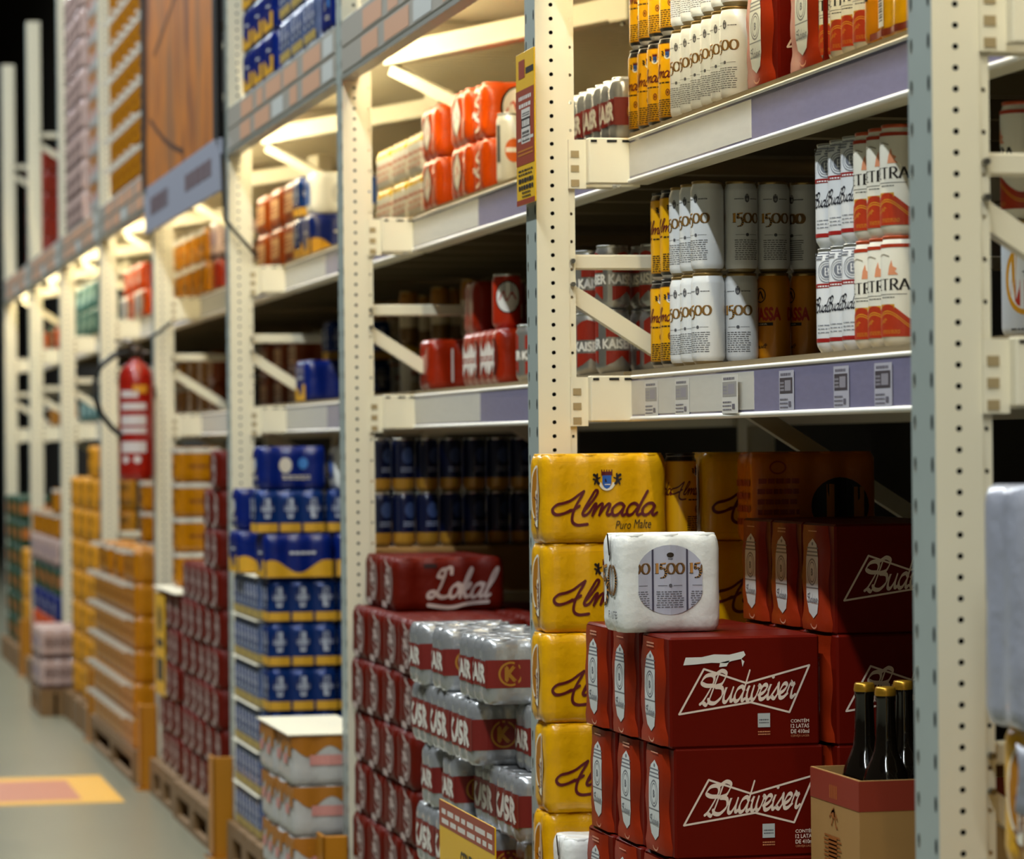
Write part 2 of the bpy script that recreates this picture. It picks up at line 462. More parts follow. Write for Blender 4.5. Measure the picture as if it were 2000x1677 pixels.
FRN = ['nearest', 'second nearest', 'third nearest', 'fourth nearest', 'fifth nearest', 'sixth nearest', 'seventh nearest', 'eighth nearest', 'farthest']
def make_upright(k):
    t = thing('rack_upright', 'cream perforated rack upright, %s to the camera' % FRN[k], 'rack upright', (XF, YK(k), 0), 0, 'cream rack uprights')
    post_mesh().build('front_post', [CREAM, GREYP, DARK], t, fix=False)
    b = MB(); b.box(-0.0715, 0, 0.0, PW, 0, 3.6); b.build('rear_post', CREAM, t, (XR-XF, 0, 0))
    z = 0.177; a = 0.066; e = XR-XF-0.06; i = 0
    while z < 3.4:
        if 2.1 < z < 2.5: z += .7; continue
        b = MB(); b.bbox(a, e, 0.022, 0.048, z-0.014, z+0.013, 0.003); b.build('horizontal_brace', CREAM, t)
        d = MB(); d.bar((a-0.004, 0.036, z-0.052), (e, 0.036, z-0.66), 0.026, 0.030, up=(0.6,0,1)); d.build('diagonal_brace', CREAM, t)
        for dz in (0, -0.042):
            c = MB(); c.lathe([(0.0045,-0.005),(0.0045,0.004),(0.0025,0.006),(0,0.006)], 6, (0.0648, -0.004, z+dz), axis='y'); c.build('bolt', STEEL, t)
        z += 0.70
    b = MB(); b.box(-0.0005, 0.09, -0.012, PW+0.012, 0, 0.006); b.build('base_plate', CREAM, t)
    return t
up0 = make_upright(0)
for k in range(1, 9): dup(up0, (XF, YK(k), 0), 0, 'cream perforated rack upright, %s to the camera' % FRN[k])

# ---- shelves
BN = ['nearest bay', 'second bay', 'third bay', 'fourth bay', 'fifth bay', 'sixth bay', 'seventh bay', 'eighth bay']
def make_shelf(zt, label, loc, group):
    """origin at the near end of the bay, on top of the beam; spans to the next upright"""
    t = thing('shelf', label, 'shelf', loc, 0, group)
    L = BAY; z0, z1 = -HB, 0.0
    b = MB(); b.box(0.004, 0.04, 0.052, L-0.001, z0, z1); b.build('front_beam', CREAM, t)
    b = MB(); b.box(0, 0.0035, 0.054, L-0.003, z0+0.008, z1-0.006); b.build('price_rail', LAV, t)
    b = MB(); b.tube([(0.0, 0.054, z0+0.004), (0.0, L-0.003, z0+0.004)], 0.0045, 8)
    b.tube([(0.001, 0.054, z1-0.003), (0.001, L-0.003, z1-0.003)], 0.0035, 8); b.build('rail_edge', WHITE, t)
    b = MB(); b.box(-.0008, 0, L-.80, L-.03, z0+.012, z1-.010); b.build('pale_strip', mat('pale_rail_strip', (196,192,182), .4, var=.08, vscale=14, stretch=(1,1,6)), t)  # pale strip over the far part of the rail
    for yy, sg in ((L, -1), (PW, 1)):   # end brackets that hook into the lips of the uprights
        b = MB(); x0 = XF+0.0725-XS
        b.bbox(x0+0.018, 0.004, yy-0.028 if sg < 0 else yy, yy-0.001 if sg < 0 else yy+0.028, z0, z1, 0.002)
        b.box(x0-0.014, x0+0.018, yy-0.006 if sg < 0 else yy, yy-0.001 if sg < 0 else yy+0.006, z0-0.008, z1-0.002)
        yf = yy-0.0285 if sg < 0 else yy+0.0285
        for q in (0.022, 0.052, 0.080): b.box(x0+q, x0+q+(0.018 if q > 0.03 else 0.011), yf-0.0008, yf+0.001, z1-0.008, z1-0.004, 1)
        yt = yy-0.0065 if sg < 0 else yy+0.0065
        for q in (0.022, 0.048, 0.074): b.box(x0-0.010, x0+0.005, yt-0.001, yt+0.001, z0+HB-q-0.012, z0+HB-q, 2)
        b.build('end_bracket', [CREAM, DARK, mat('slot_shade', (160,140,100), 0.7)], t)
    b = MB(); b.box(0.006, XR-XS-0.08, 0.054, L-0.004, z1+0.0005, z1+0.0095)
    for i in range(6): b.box(0.05, XR-XS-0.09, 0.15+i*0.34, 0.19+i*0.34, z1-0.05, z1-0.02)
    b.build('deck_panel', DECKM, t)
    b = MB(); b.box(XR-XS-0.08, XR-XS-0.05, 0.09, L-0.004, z0, z1); b.build('rear_beam', CREAM, t)
    return t
sh0 = None
for b_ in range(-1, 8):
    for zt, nm in ((Z2, 'upper'), (Z1, 'middle')):
        lab = ('cream %s shelf with a lavender price rail in the %s' % (nm, BN[b_])) if b_ >= 0 else ('cream %s shelf at the right edge, this side of the nearest upright' % nm)
        loc = (XS, YK(b_), zt)
        if sh0 is None: sh0 = make_shelf(zt, lab, loc, 'shelves of the rack')
        else: dup(sh0, loc, 0, lab)

# ---- pallet beams, corrugated decks and added strip lamps of the top level
STRIP = mat('beam_label_strip', (186,180,168), 0.35, coat=0.3)
STRIPO = mat('orange_label', (216,168,136), 0.4); STRIPW = mat('pale_label', (205,208,204), 0.4)
def make_deck_beam(label, loc):
    t = thing('pallet_beam', label, 'beam', loc, 0, 'pallet beams of the top level')
    b = MB(); b.bbox(0, 0.045, PW, BAY, -0.135, 0, 0.004); b.box(-0.004, 0.03, PW, BAY, -0.145, -0.134)
    b.build('beam', mat('galvanised_beam', (150,150,140), 0.4, 0.2), t)
    b = MB()
    for z in (-0.128, -0.066): b.box(-0.003, 0.0, PW+0.01, BAY-0.01, z, z+0.056)
    b.build('label_strip', STRIP, t)
    R = random.Random(3); d = Deco()
    for z in (-0.124, -0.062):
        y = PW+0.03
        while y < BAY-0.25:
            l = 0.12+0.18*R.random(); d.rect(y, y+l, z, z+0.046, R.choice([0,0,1])); y += l+0.03+0.1*R.random()
    d.build('shelf_label', [STRIPO, STRIPW], t, lambda a, c, m: (-0.0038, a, c))
    b = MB(); b.box(XR-XF-0.06, XR-XF-0.015, PW, BAY, -0.135, 0); b.build('rear_beam', CREAM, t)
    return t
def make_deck(label, loc):
    b = MB(); n = int(BAY/0.03); z = [0.0, 0.012]
    prof = [(i*0.03, 0.012 if i % 2 else 0.0) for i in range(3, n)]
    pts = []
    for i, (y, h) in enumerate(prof): pts += [(y+0.005, h), (y+0.025, h)]
    vs = []; fs = []
    for y, h in pts: vs += [(0.05, y, h), (XR-XF-0.02, y, h), (0.05, y, h+0.01), (XR-XF-0.02, y, h+0.01)]
    for i in range(len(pts)-1):
        a = i*4; fs += [(a, a+1, a+5, a+4), (a+2, a+6, a+7, a+3)]
    b.add(vs, fs)
    o = b.build('corrugated_deck', CORR, None, loc, fix=False); return tag(o, label, 'decking', 'corrugated decks')
GLOW = mat('added_lamp_glow', (255,240,200), 0.4, emit=62.0)
def make_strip(label, loc):  # unseen lamps, added to brighten the goods and braces under the deck
    t = thing('added_strip_lamp', label, 'lamp', loc, 0, 'added strip lamps behind the pallet beams')
    b = MB(); b.box(0.0005, .016, PW+.06, BAY-.06, -.006, 0); b.build('diffuser', GLOW, t)
    b = MB(); b.box(0.0005, .004, PW+.05, BAY-.05, 0.0005, .012); b.build('housing', CREAM, t)
    return t
def make_plan_brace(label, loc, rz):
    t = thing('plan_brace', label, 'brace', loc, rz, 'slanting braces under the top level')
    L = 1.0
    b = MB(); b.bbox(-.022, .022, 0.02, L, -.025, .025, .003); b.build('bar', CREAM, t)
    c = MB(); c.bbox(-.030, .030, L+.0005, L+.075, -.032, .045, .004); c.build('end_box', CREAM, t)
    for x in (-.012, .016):
        c = MB(); c.lathe([(.006,-.042),(.006,-.034),(.003,-.032)], 6, (x, L+.04, 0)); c.build('bolt', STEEL, t)
    d = MB(); d.bar((-.002, .03, -.035), (-.10, .36, -.19), .03, .026); d.build('strut', CREAM, t)
    return t
db0 = dk0 = lp0 = None
for k in range(-1, 8):
    if k < 0:
        sl0 = make_strip('unseen strip lamp added at the right, this side of the nearest upright', (XF+.046, YK(-1), ZD-.093)); continue
    lab = 'grey pallet beam with orange shelf labels on top of the %s' % BN[k]
    loc = (XF, YK(k), ZD)
    if db0 is None: db0 = make_deck_beam(lab, loc)
    else: dup(db0, loc, 0, lab)
    lab = 'cream corrugated deck above the upper shelf of the %s' % BN[k]
    if dk0 is None: dk0 = make_deck(lab, (XF, YK(k), ZD+.0005))
    else:
        o = dk0.copy(); COL.objects.link(o); o.location = (XF, YK(k), ZD+.0005); o['label'] = lab; LABELS.setdefault(lab, []).append(o.name)
    dup(sl0, (XF+.046, YK(k), ZD-.093), 0, 'unseen strip lamp added behind the pallet beam of the %s' % BN[k])
    lab = 'cream slanting brace under the top deck of the %s' % BN[k]
    loc = (1.425, YK(k+1)-0.03, 2.185); rz = PI+math.atan2(0.34, 0.94)
    if lp0 is None: lp0 = make_plan_brace(lab, loc, rz)
    else: dup(lp0, loc, rz, lab)
for ch in list(lp0.children):
    if ch.name.split('.')[0] == 'strut': bpy.data.objects.remove(ch)
# ---------------------------------------------------------------- printed decorations shared by the goods
INK = {}
def ink(h, rough=0.45):
    return mat('ink_'+(h if isinstance(h, str) else '%02x%02x%02x' % tuple(h)), h, rough)
ALM = almada()
BUD = script('Budweiser', 0.33, 0.38, 0.28, 55)
LOK = script('Lokal', 0.34, 0.35, 0.45, 50)
S1500 = serif('1500', 0.22); PETRA = serif('PETRA', 0.2)
def crest(d, x, y, k, mi_red, mi_blue, mi_white, mi_dark):
    """town coat of arms: mural crown, shield, two rampant beasts and a ribbon"""
    d.ring(x, y+.1*k, .62*k, .72*k, .2*k, mi_white, 20, PI*1.08, PI*1.92)
    d.poly([(x-.32*k, y+.45*k), (x-.32*k, y-.1*k), (x-.2*k, y-.4*k), (x, y-.5*k), (x+.2*k, y-.4*k), (x+.32*k, y-.1*k), (x+.32*k, y+.45*k)], mi_blue)
    d.rect(x-.4*k, x+.4*k, y+.45*k, y+.72*k, mi_red)
    for i in range(5): d.rect(x+(-.4+i*.18)*k, x+(-.32+i*.18)*k, y+.72*k, y+.86*k, mi_red)
    d.rect(x-.17*k, x+.17*k, y-.02*k, y+.22*k, mi_dark).rect(x-.26*k, x+.26*k, y-.22*k, y-.16*k, mi_white)
    for s in (-1, 1):
        d.stroke([(x+s*.95*k, y+.5*k), (x+s*.75*k, y+.35*k), (x+s*.72*k, y+.05*k), (x+s*.6*k, y-.12*k)], .2*k, mi_dark, 50, .9)
        d.stroke([(x+s*1.0*k, y+.2*k), (x+s*.85*k, y+.1*k), (x+s*.9*k, y-.15*k)], .13*k, mi_dark, 50, .9)
        d.stroke([(x+s*.7*k, y+.55*k), (x+s*.72*k, y+.3*k)], .14*k, mi_dark, 50, .9)
        d.stroke([(x+s*.72*k, y+.2*k), (x+s*.5*k, y+.3*k)], .1*k, mi_dark, 50, .9)
def bowtie(d, w, mi=0):
    """slanted two-wing outline with the running name across it, w wide, centred"""
    h = w*.33
    P = [(-.5,-.40),(-.30,.50),(.0,.16),(.33,.52),(.5,.60),(.335,-.34),(.02,-.12)]
    P = [(-.5*w,-.16*w),(-.31*w,.165*w),(.01*w,.055*w),(.49*w,.175*w),(.335*w,-.165*w),(.04*w,-.085*w)]
    t = .0095*w*1.5
    for i in range(len(P)):
        a, b = P[i], P[(i+1) % len(P)]
        d.stroke([a, b], t, mi, 0, 1.0, smooth=False)
    bx = BUD.bounds()
    d2 = Deco().put(BUD)
    k = .74*w/(bx[1]-bx[0])
    d.put(d2, -.33*w-bx[0]*k*.6, -.085*w, k, k*1.25, mi, 0, .045)

# ---------------------------------------------------------------- cans
SL_R, SL_H = 0.0285, 0.156     # slim can
ST_R, ST_H = 0.0330, 0.122     # standard can
SILVER = mat('bare_aluminium', (196,196,190), 0.28, 0.9)
RIMG = mat('dark_rim', (26,22,18), 0.35)
GOLDR = mat('gold_rim', (150,122,70), 0.3, 0.7)
def can_profile(R, H):
    return [(R*.72,0.0),(R*.78,0.0015),(R*.96,0.010),(R,0.016),(R,H-0.018),(R*.985,H-0.014),(R*.88,H-0.005)]
def make_can(kind, label, cat='can', group=None):
    """beer can standing on the origin, front of the label towards -Y"""
    R, H, bmat, rim, deco, mats = CANS[kind]
    t = thing('beer_can', label, cat, (0,0,0), 0, group)
    b = MB(); b.lathe(can_profile(R, H), 28); b.build('can_body', bmat, t, fix=False)
    l = MB(); l.lathe([(R*.88,H-0.005),(R*.90,H-0.0035),(R*.915,H-0.001),(R*.90,H),(R*.86,H-0.0008),(R*.82,H-0.006),(0,H-0.006)], 24)
    l.build('can_lid', rim, t, fix=False)
    if deco:
        d = deco()
        d.build('can_print', mats, t, lambda s, z, m: ((R+.0003+.0001*m)*math.sin(s/R), -(R+.0003+.0001*m)*math.cos(s/R), z), 0.006)
    return t
def dk_malt():
    d = Deco(); d.put(ALM, .002, .083, .0105, .0125, 0)
    crest(d, .012, .122, .0125, 0, 1, 2, 3)
    d.ring(.012, .056, .0042, .0062, .0016, 0, 14); d.disc(.012, .056, .0016, .003, 0, 8)
    d.words(-.012, .032, .016, .046, 8, 3, 3); d.words(-.01, .03, .072, .077, 1, 3, 5)
    for z in (.0135, .1415): d.rect(-.08, .08, z, z+.0008, 0)
    d.put(ALM, -.075, .083, .0095, .0125, 0)
    return d
def dk_white():
    d = Deco()
    for x in (0, .088, -.088):
        d.fit(S1500, x-.026, x+.026, .083-.006, .083+.018, 0)
        g = Deco().fit(S1500, x-.0254, x+.0266, .0838-.006, .0838+.018, 1); g.p = g.p[::3]; d.put(g)
        d.disc(x, .126, .0042, .0075, 2, 14).disc(x, .131, .0022, .002, 3, 8).disc(x, .124, .0016, .003, 3, 8)
        d.words(x-.022, x-.006, .124, .127, 1, 2, 7).words(x+.006, x+.022, .124, .127, 1, 2, 8)
        d.disc(x, .064, .003, .003, 2, 8).rect(x-.02, x-.004, .0638, .0644, 2).rect(x+.004, x+.02, .0638, .0644, 2)
        d.words(x-.022, x+.022, .022, .058, 10, 2, 9, .35)
    return d
def dk_amber():
    d = Deco()
    for x in (-.045, .045):
        d.fit(bold('DEVASSA', .05), x-.038, x+.038, .074, .098, 0)
        d.rect(x-.024, x+.024, .066, .0715, 1); d.fit(font('LAGER'), x-.014, x+.014, .0675, .070, 2)
        d.ring(x, .118, .012, .013, .002, 1, 18).stroke([(x-.006,.112),(x,.124),(x+.006,.113)], .003, 1, 50, .8)
        d.fit(script('malt', .2, .3, .6), x-.012, x+.014, .028, .036, 1)
    return d
def dk_budw():
    d = Deco(); d.rect(-.0895, .0895, 0.016, 0.022, 1).rect(-.0895, .0895, .097, .1035, 1)
    for x in (-.06, 0, .06):
        d.fit(BUD, x-.031, x+.031, .059, .084, 0)
        d.ring(x, .121, .018, .0165, .0014, 2, 24).ring(x, .121, .014, .0125, .001, 2, 24).disc(x, .121, .0105, .0095, 2, 18)
        d.fit(font('B'), x-.004, x+.004, .115, .127, 3)
        d.ring(x+.03, .121, .006, .019, .001, 2, 16)
        d.words(x-.022, x+.022, .030, .046, 3, 2, 11, .25).words(x-.02, x+.02, .0985, .1015, 1, 3, 4, .7)
    for z in (.139, .143, .147): d.words(-.085, .085, z, z+.004, 1, 2, int(z*1e4), .5)
    return d
def dk_petra():
    d = Deco(); d.rect(-.0895, .0895, .1395, .1445, 1)
    for x in (-.045, .045):
        d.fit(PETRA, x-.036, x+.036, .079, .096, 0)
        d.rect(x-.03, x+.03, .0735, .0742, 0).words(x-.012, x+.012, .069, .0715, 1, 0, 2)
        d.poly([(x+.002,.101),(x+.018,.101),(x+.013,.106),(x+.016,.110),(x+.010,.113),(x+.008,.122),(x+.004,.112)], 4)
        d.stroke([(x-.02,.127),(x-.008,.130),(x+.004,.127)], .0015, 2, 50, .5)
        d.rect(x-.016, x+.012, .054, .060, 3); d.fit(font('MALTE'), x-.012, x+.009, .0555, .0585, 1)
        d.strip(x-.045, x+.045, lambda a: .0145, lambda a: .036+.024*(.5-.5*math.cos((a-x+.045)/.09*2*PI*.999)) if True else 0, 18, 1)
        for q in (.004, .007): d.strip(x-.045, x+.045, lambda a: .030+.024*(.5-.5*math.cos((a-x+.045)/.09*2*PI))-q, lambda a: .0312+.024*(.5-.5*math.cos((a-x+.045)/.09*2*PI))-q, 18, 3)
        d.put(font('CERVEJA'), x-.022, .026, .0065, .0065, 3, 0, .5)
        d.words(x-.01, x+.02, .019, .025, 3, 3, 6, .3)
    return d
def dk_kaiser():
    d = Deco()
    for x in (-.069, 0, .069):
        d.poly([(x-.025,.070),(x-.025,.098),(x-.012,.106),(x,.109),(x+.012,.106),(x+.025,.098),(x+.025,.070)], 1)
        d.poly([(x-.025,.016),(x-.010,.022),(x+.006,.034),(x+.025,.018),(x+.025,.044),(x-.025,.044)], 1)
        d.fit(bold('KAISER', .05), x-.0325, x+.0325, .047, .067, 0)
    return d
def dk_brah():
    d = Deco()
    for x in (0, .1):
        d.disc(x, .070, .030, .036, 1, 28).disc(x, .070, .0275, .033, 0, 28)
        d.stroke([(x-.02,.064),(x-.01,.082),(x-.003,.062),(x+.008,.08),(x+.018,.066)], .004, 2, 50, .6)
        d.rect(x+.036, x+.046, .022, .055, 0)
    return d
CANS = {
 'malt':  (SL_R, SL_H, bandmat('malt_can_yellow', [(0,(196,190,180)),(.006,(24,20,16)),(.0125,(232,170,8)),(.1425,(24,20,16)),(.1495,(190,186,176))], .35, 0, .3), RIMG, dk_malt, [ink((96,20,22)), ink((40,80,150)), ink((230,225,210)), ink((40,26,18))]),
 'white': (SL_R, SL_H, bandmat('white_can_enamel', [(0,(140,120,80)),(.006,(226,228,228)),(.151,(150,122,70))], .32, 0, .35), GOLDR, dk_white, [ink((58,44,28)), ink((196,140,50)), ink((84,84,88)), ink((225,222,215))]),
 'amber': (SL_R, SL_H, bandmat('amber_can', [(0,(60,50,40)),(.006,(214,136,8))], .35, .1, .3), GOLDR, dk_amber, [ink((176,40,16)), ink((30,20,14)), ink((236,220,190))]),
 'budw':  (SL_R, SL_H, mat('white_red_can', (232,234,236), .32, coat=.35), SILVER, dk_budw, [ink((26,28,40)), ink((150,26,22)), ink((120,124,134)), ink((236,236,236))]),
 'petra': (SL_R, SL_H, mat('ivory_can', (238,234,218), .32, coat=.35), mat('copper_rim', (190,80,40), .3, .4), dk_petra, [ink((30,26,22)), ink((172,52,20)), ink((150,140,120)), ink((206,150,40)), ink((226,150,110))]),
 'kaiser': (ST_R, ST_H, mat('silver_can', (178,176,170), .3, .75), SILVER, dk_kaiser, [ink((236,232,222)), ink((150,36,14))]),
 'brah':  (ST_R, ST_H, mat('red_can', (190,44,10), .3, .1, coat=.4), SILVER, dk_brah, [ink((236,232,222)), ink((26,18,14)), ink((180,40,20))]),
 'whiteS': (SL_R, SL_H, mat('silver_white_can', (226,224,214), .3, .1), SILVER, lambda: Deco().disc(.018,.075,.02,.026,0,20).rect(0,.04,.071,.081,2).rect(-.026,-.014,.05,.13,1).rect(-.026,-.012,.015,.045,2), [ink((214,96,20)), ink((90,90,88)), ink((240,238,230))]),
 'navy':  (SL_R, SL_H, bandmat('navy_can', [(0,(150,120,60)),(.008,(196,146,50)),(.034,(12,24,66))], .3, .15, .3), SILVER, lambda: Deco().disc(0,.09,.017,.02,0,18).words(-.02,.02,.05,.065,2,1,3), [ink((60,80,130)), ink((150,160,190))]),
 'gold':  (SL_R, SL_H, bandmat('gold_white_can', [(0,(200,160,60)),(.012,(238,234,220)),(.112,(214,140,90)),(.120,(240,236,222)),(.134,(222,180,40))], .3, .1, .3), GOLDR, lambda: Deco().words(-.03,.03,.07,.085,1,0,5,.8).words(-.03,.03,.03,.05,3,1,3), [ink((170,60,40)), ink((180,150,90))]),
 'tan':   (SL_R, SL_H, bandmat('brown_gold_can', [(0,(120,84,30)),(.05,(214,196,160)),(.10,(170,110,30))], .35, .2, .2), GOLDR, None, None),
}
_protoc = {}
def can(kind, x, y, z, rz, label, group=None):
    if kind not in _protoc:
        t = make_can(kind, label, 'can', group); t.location = (x, y, z); t.rotation_euler = (0,0,rz); _protoc[kind] = t; return t
    t = dup(_protoc[kind], (x, y, z), rz, label, group)
    return t
# ---------------------------------------------------------------- shrink-wrapped packs and cartons
def pk_off(s, n, r, sc):
    """how far the film dips at s along a side of n cans"""
    L = n*r
    a = abs(s)
    if a > L-r*0.02: return sc*r
    x = (s+L) % (2*r)
    return sc*r*math.cos(PI*x/(2*r))**2 if True else 0
def pack_body(nx, ny, r, h, sc=0.16, seed=1, rims=True):
    R = random.Random(seed); P = []     # outline: (x, y, normal x, normal y)
    M = 6
    def side(n, ax, sg):
        out = []
        for i in range(n*M+1):
            s = -n*r+r*.35+(2*n*r-r*.7)*i/(n*M)
            out.append(s)
        return out
    W, D = nx*r, ny*r
    for s in side(nx, 0, -1): P.append((s, -D+pk_off(s, nx, r, sc), 0, -1))
    for s in side(ny, 1, 1): P.append((W-pk_off(s, ny, r, sc), s, 1, 0))
    for s in side(nx, 0, 1)[::-1]: P.append((s, D-pk_off(s, nx, r, sc), 0, 1))
    for s in side(ny, 1, -1)[::-1]: P.append((-W+pk_off(s, ny, r, sc), s, -1, 0))
    # normals at the corners bend
    n = len(P); rings = [(0,.42),(.002,.2),(.010,.06),(.022,.0),(h*.35,.02),(h*.5,.03),(h*.65,.02),(h-.024,.0),(h-.012,.05),(h-.004,.17),(h,.40),(h-.001,.62)]
    mb = MB(); vs = []; fs = []
    for j, (z, ins) in enumerate(rings):
        for i, (x, y, a, b) in enumerate(P):
            q = ins*r
            # inset towards the centre block, keeping corners round
            cx = max(-W+r, min(W-r, x)); cy = max(-D+r, min(D-r, y))
            dx, dy = x-cx, y-cy; l = math.hypot(dx, dy) or 1
            k = max(0.0, 1-q/l) if l > q else 0.0
            jit = 1+R.uniform(-.02, .02)
            zz = z+(R.uniform(-.0012, .0012) if 0 < j < len(rings)-3 else 0)
            vs.append((cx+dx*k*jit, cy+dy*k*jit, zz))
    for j in range(len(rings)-1):
        for i in range(n): fs.append((j*n+i, j*n+(i+1) % n, (j+1)*n+(i+1) % n, (j+1)*n+i))
    mb.add(vs, fs, 0, True)
    mb.add(vs[:n], [list(range(n))[::-1]], 0); mb.add(vs[-n:], [list(range(n))], 0)
    if rims:
        for i in range(nx):
            for k in range(ny):
                mb.lathe([(r*.86,h-.004),(r*.84,h-.0005),(r*.80,h),(r*.74,h-.001),(r*.70,h-.003)], 14, (-W+r+2*r*i, -D+r+2*r*k, 0))
    return mb
def film(name, col, rough=0.22, metal=0.0, bands=None):
    if bands: return bandmat(name, bands, rough+.06, metal, .2, .22, 45)
    return mat(name, col, rough+.06, metal, coat=.22, bump=.22, bscale=45, spec=.4)
def front_fn(nx, ny, r, sc):
    return lambda s, z, m: (s, -ny*r+pk_off(s, nx, r, sc)-.0009-.0003*m, z)
def side_fn(nx, ny, r, sc):
    return lambda s, z, m: (-nx*r+pk_off(s, ny, r, sc)-.0009-.0003*m, -s, z)
PACKS = {}
def make_pack(key, label, group=None):
    nx, ny, r, h, m, fr, sd, mats = PACKS[key]
    sc = 0.13
    t = thing('can_pack', label, 'can pack', (0,0,0), 0, group)
    pack_body(nx, ny, r, h, sc, len(key)).build('wrapped_cans', m, t, fix=False)
    if fr: fr().build('front_print', mats, t, front_fn(nx, ny, r, sc), r/3)
    if sd and key == 'kaisR': sd().build('end_print', mats, t, lambda s, z, m: (nx*r-pk_off(s, ny, r, sc)+.0009+.0003*m, s, z), r/3)
    elif sd: sd().build('side_print', mats, t, side_fn(nx, ny, r, sc), r/3)
    return t
_protop = {}
PLIST = []
def pack(*a, **k):
    o = _pack(*a, **k); PLIST.append(o); return o
def _pack(key, x, y, z, label, group=None, rz=0.0, corner=True):
    """place a pack by its front left bottom corner (nearest to the aisle and the camera)"""
    nx, ny, r, h = PACKS[key][:4]
    if corner:
        cx, cy = nx*r, ny*r
        x, y = x+cx*math.cos(rz)-cy*math.sin(rz), y+cx*math.sin(rz)+cy*math.cos(rz)
    if key not in _protop:
        t = make_pack(key, label, group); t.location = (x, y, z); t.rotation_euler = (0,0,rz); _protop[key] = t; return t
    return dup(_protop[key], (x, y, z), rz, label, group)


# ---- prints
def pf_almada():
    d = Deco(); W = .228; k = W/1100.0*1.02
    d.put(ALM, .0035, .049, .0240, .0240, 0)
    crest(d, .003, .107, .0250, 0, 1, 2, 3)
    d.fit(script('Bauro', .16, .4, .5) if False else Deco().put(font('Puro'), 0, 0, 1, 1, 0, .3), .017, .046, .0235, .038, 3)
    d.fit(Deco().put(font('Malte'), 0, 0, 1, 1, 0, .3), .051, .082, .0245, .040, 3)
    for s in (-1, 1): d.rect(-.09, .09, .078+s*.064, .0785+s*.064, 4)
    return d
def ps_almada():
    d = Deco(); d.disc(0, .085, .030, .052, 2, 28).disc(0, .086, .026, .047, 5, 28)
    a = Deco().put(ALM, 0, .06, .010, .013, 0, 0, 0); d.put(Deco().put(ALM), .008, .05, .010, .012, 0, 0, PI/2)
    d.disc(.004, .034, .012, .007, 2, 12)
    return d
PACKS['malt8'] = (4, 2, SL_R, .157, film('yellow_film', (226,166,8)), pf_almada, ps_almada,
                  [ink((92,18,24)), ink((42,92,170)), ink((236,228,205)), ink((34,22,20)), ink((200,140,10)), ink((176,112,8))])
def pf_1500():
    d = Deco(); oc = [(.054*math.cos(2*PI*i/32), .084+.056*math.sin(2*PI*i/32)) for i in range(32)]
    oc = [(max(-.053, min(.053, x*1.1)), y) for x, y in oc]
    d.poly(oc, 4)
    e = Deco()
    for q in (-1, 0, 1):
        x = q*.057
        e.fit(S1500, x-.025, x+.025, .086, .111, 0); g = Deco().fit(S1500, x-.0243, x+.0257, .0868, .1118, 1); g.p = g.p[::3]; e.put(g)
        e.disc(x, .124, .006, .004, 0, 12).rect(x-.004, x+.004, .117, .1185, 3)
        e.disc(x, .075, .003, .003, 3, 8).rect(x-.02, x-.005, .0745, .0753, 3).rect(x+.005, x+.02, .0745, .0753, 3)
        e.words(x-.023, x+.023, .040, .068, 8, 3, 9+q, .35)
    for x in (-.0285, .0285): e.rect(x-.0016, x+.0016, .03, .15, 2)
    ccw = oc
    d.put(e.clip(ccw))
    return d
def ps_1500():
    d = Deco(); d.fit(S1500, -.047, .045, .04, .108, 0); g = Deco().fit(S1500, -.0465, .0455, .041, .109, 1); g.p = g.p[::3]; d.put(g)
    d.fit(font('P. MALTE'), -.01, .045, .022, .034, 3)
    d.stroke([(-.012,.155),(-.006,.125)], .006, 0, 50, .8).stroke([(.012,.155),(-.004,.115)], .006, 0, 50, .8)
    return d
PACKS['white6'] = (3, 2, .0288, .158, film('white_film', (236,236,230), .3), pf_1500, ps_1500,
                   [ink((52,40,28)), ink((186,128,60)), ink((70,66,84)), ink((96,94,100)), ink((186,186,200))])
def pf_lokal():
    d = Deco(); d.fit(LOK, -.035, .150, .030, .100, 0)
    d.stroke([(-.03,.018),(.02,.012),(.07,.020),(.12,.022)], .010, 0, 50, .5).rect(-.05, -.012, .096, .104, 1); return d
def ps_lokal():
    d = Deco()
    for x in (-.033, .033): d.put(Deco().fit(LOK, 0, .085, 0, .042), x+.022, .016, 1, 1, 0, 0, PI/2-.25)
    for x in (-.033, .033): d.rect(x-.02, x+.012, .006, .016, 0)
    return d
PACKS['lokal12'] = (5, 2, ST_R, .123, mat('lokal_red_film', (94,15,1), .45, spec=.2, bump=.22, bscale=45), pf_lokal, ps_lokal, [ink((184,164,156)), ink((40,16,12))])
def pf_kais():
    d = Deco(); d.rect(-.098, .098, .032, .084, 0)
    for x in (-.05, .05):
        d.ring(x, .058, .024, .023, .004, 1, 28); d.fit(bold('K', .07), x-.012, x+.012, .043, .073, 1)
    return d
def ps_kais():
    d = Deco(); d.rect(-.064, .064, .034, .082, 0); d.fit(bold('KAISER', .06), -.055, .055, .04, .077, 2); return d
PACKS['kais12'] = (3, 2, ST_R, .123, film('silver_film', (176,178,180), .2, .55), pf_kais, ps_kais, [ink((120,20,10)), ink((170,116,30)), ink((226,220,208))])
def pf_blue():
    d = Deco(); d.disc(-.02, .07, .018, .022, 0, 18).disc(.03, .075, .014, .016, 2, 16).words(-.03, .05, .03, .045, 2, 0, 5); return d
PACKS['blue12'] = (3, 2, ST_R, .123, film('blue_film', (4,28,104)), pf_blue, pf_blue, [ink((206,196,180)), ink((212,150,40)), ink((60,120,190))])
def wave(n, r):
    def f():
        d = Deco(); W = n*r-.006
        d.strip(-W, W, lambda a: .004, lambda a: .034+.018*math.cos(a/W*PI*1.2)*(-1), 24, 1)
        d.words(-W*.3, W*.5, .068, .078, 1, 0, 5, .7); return d
    return f
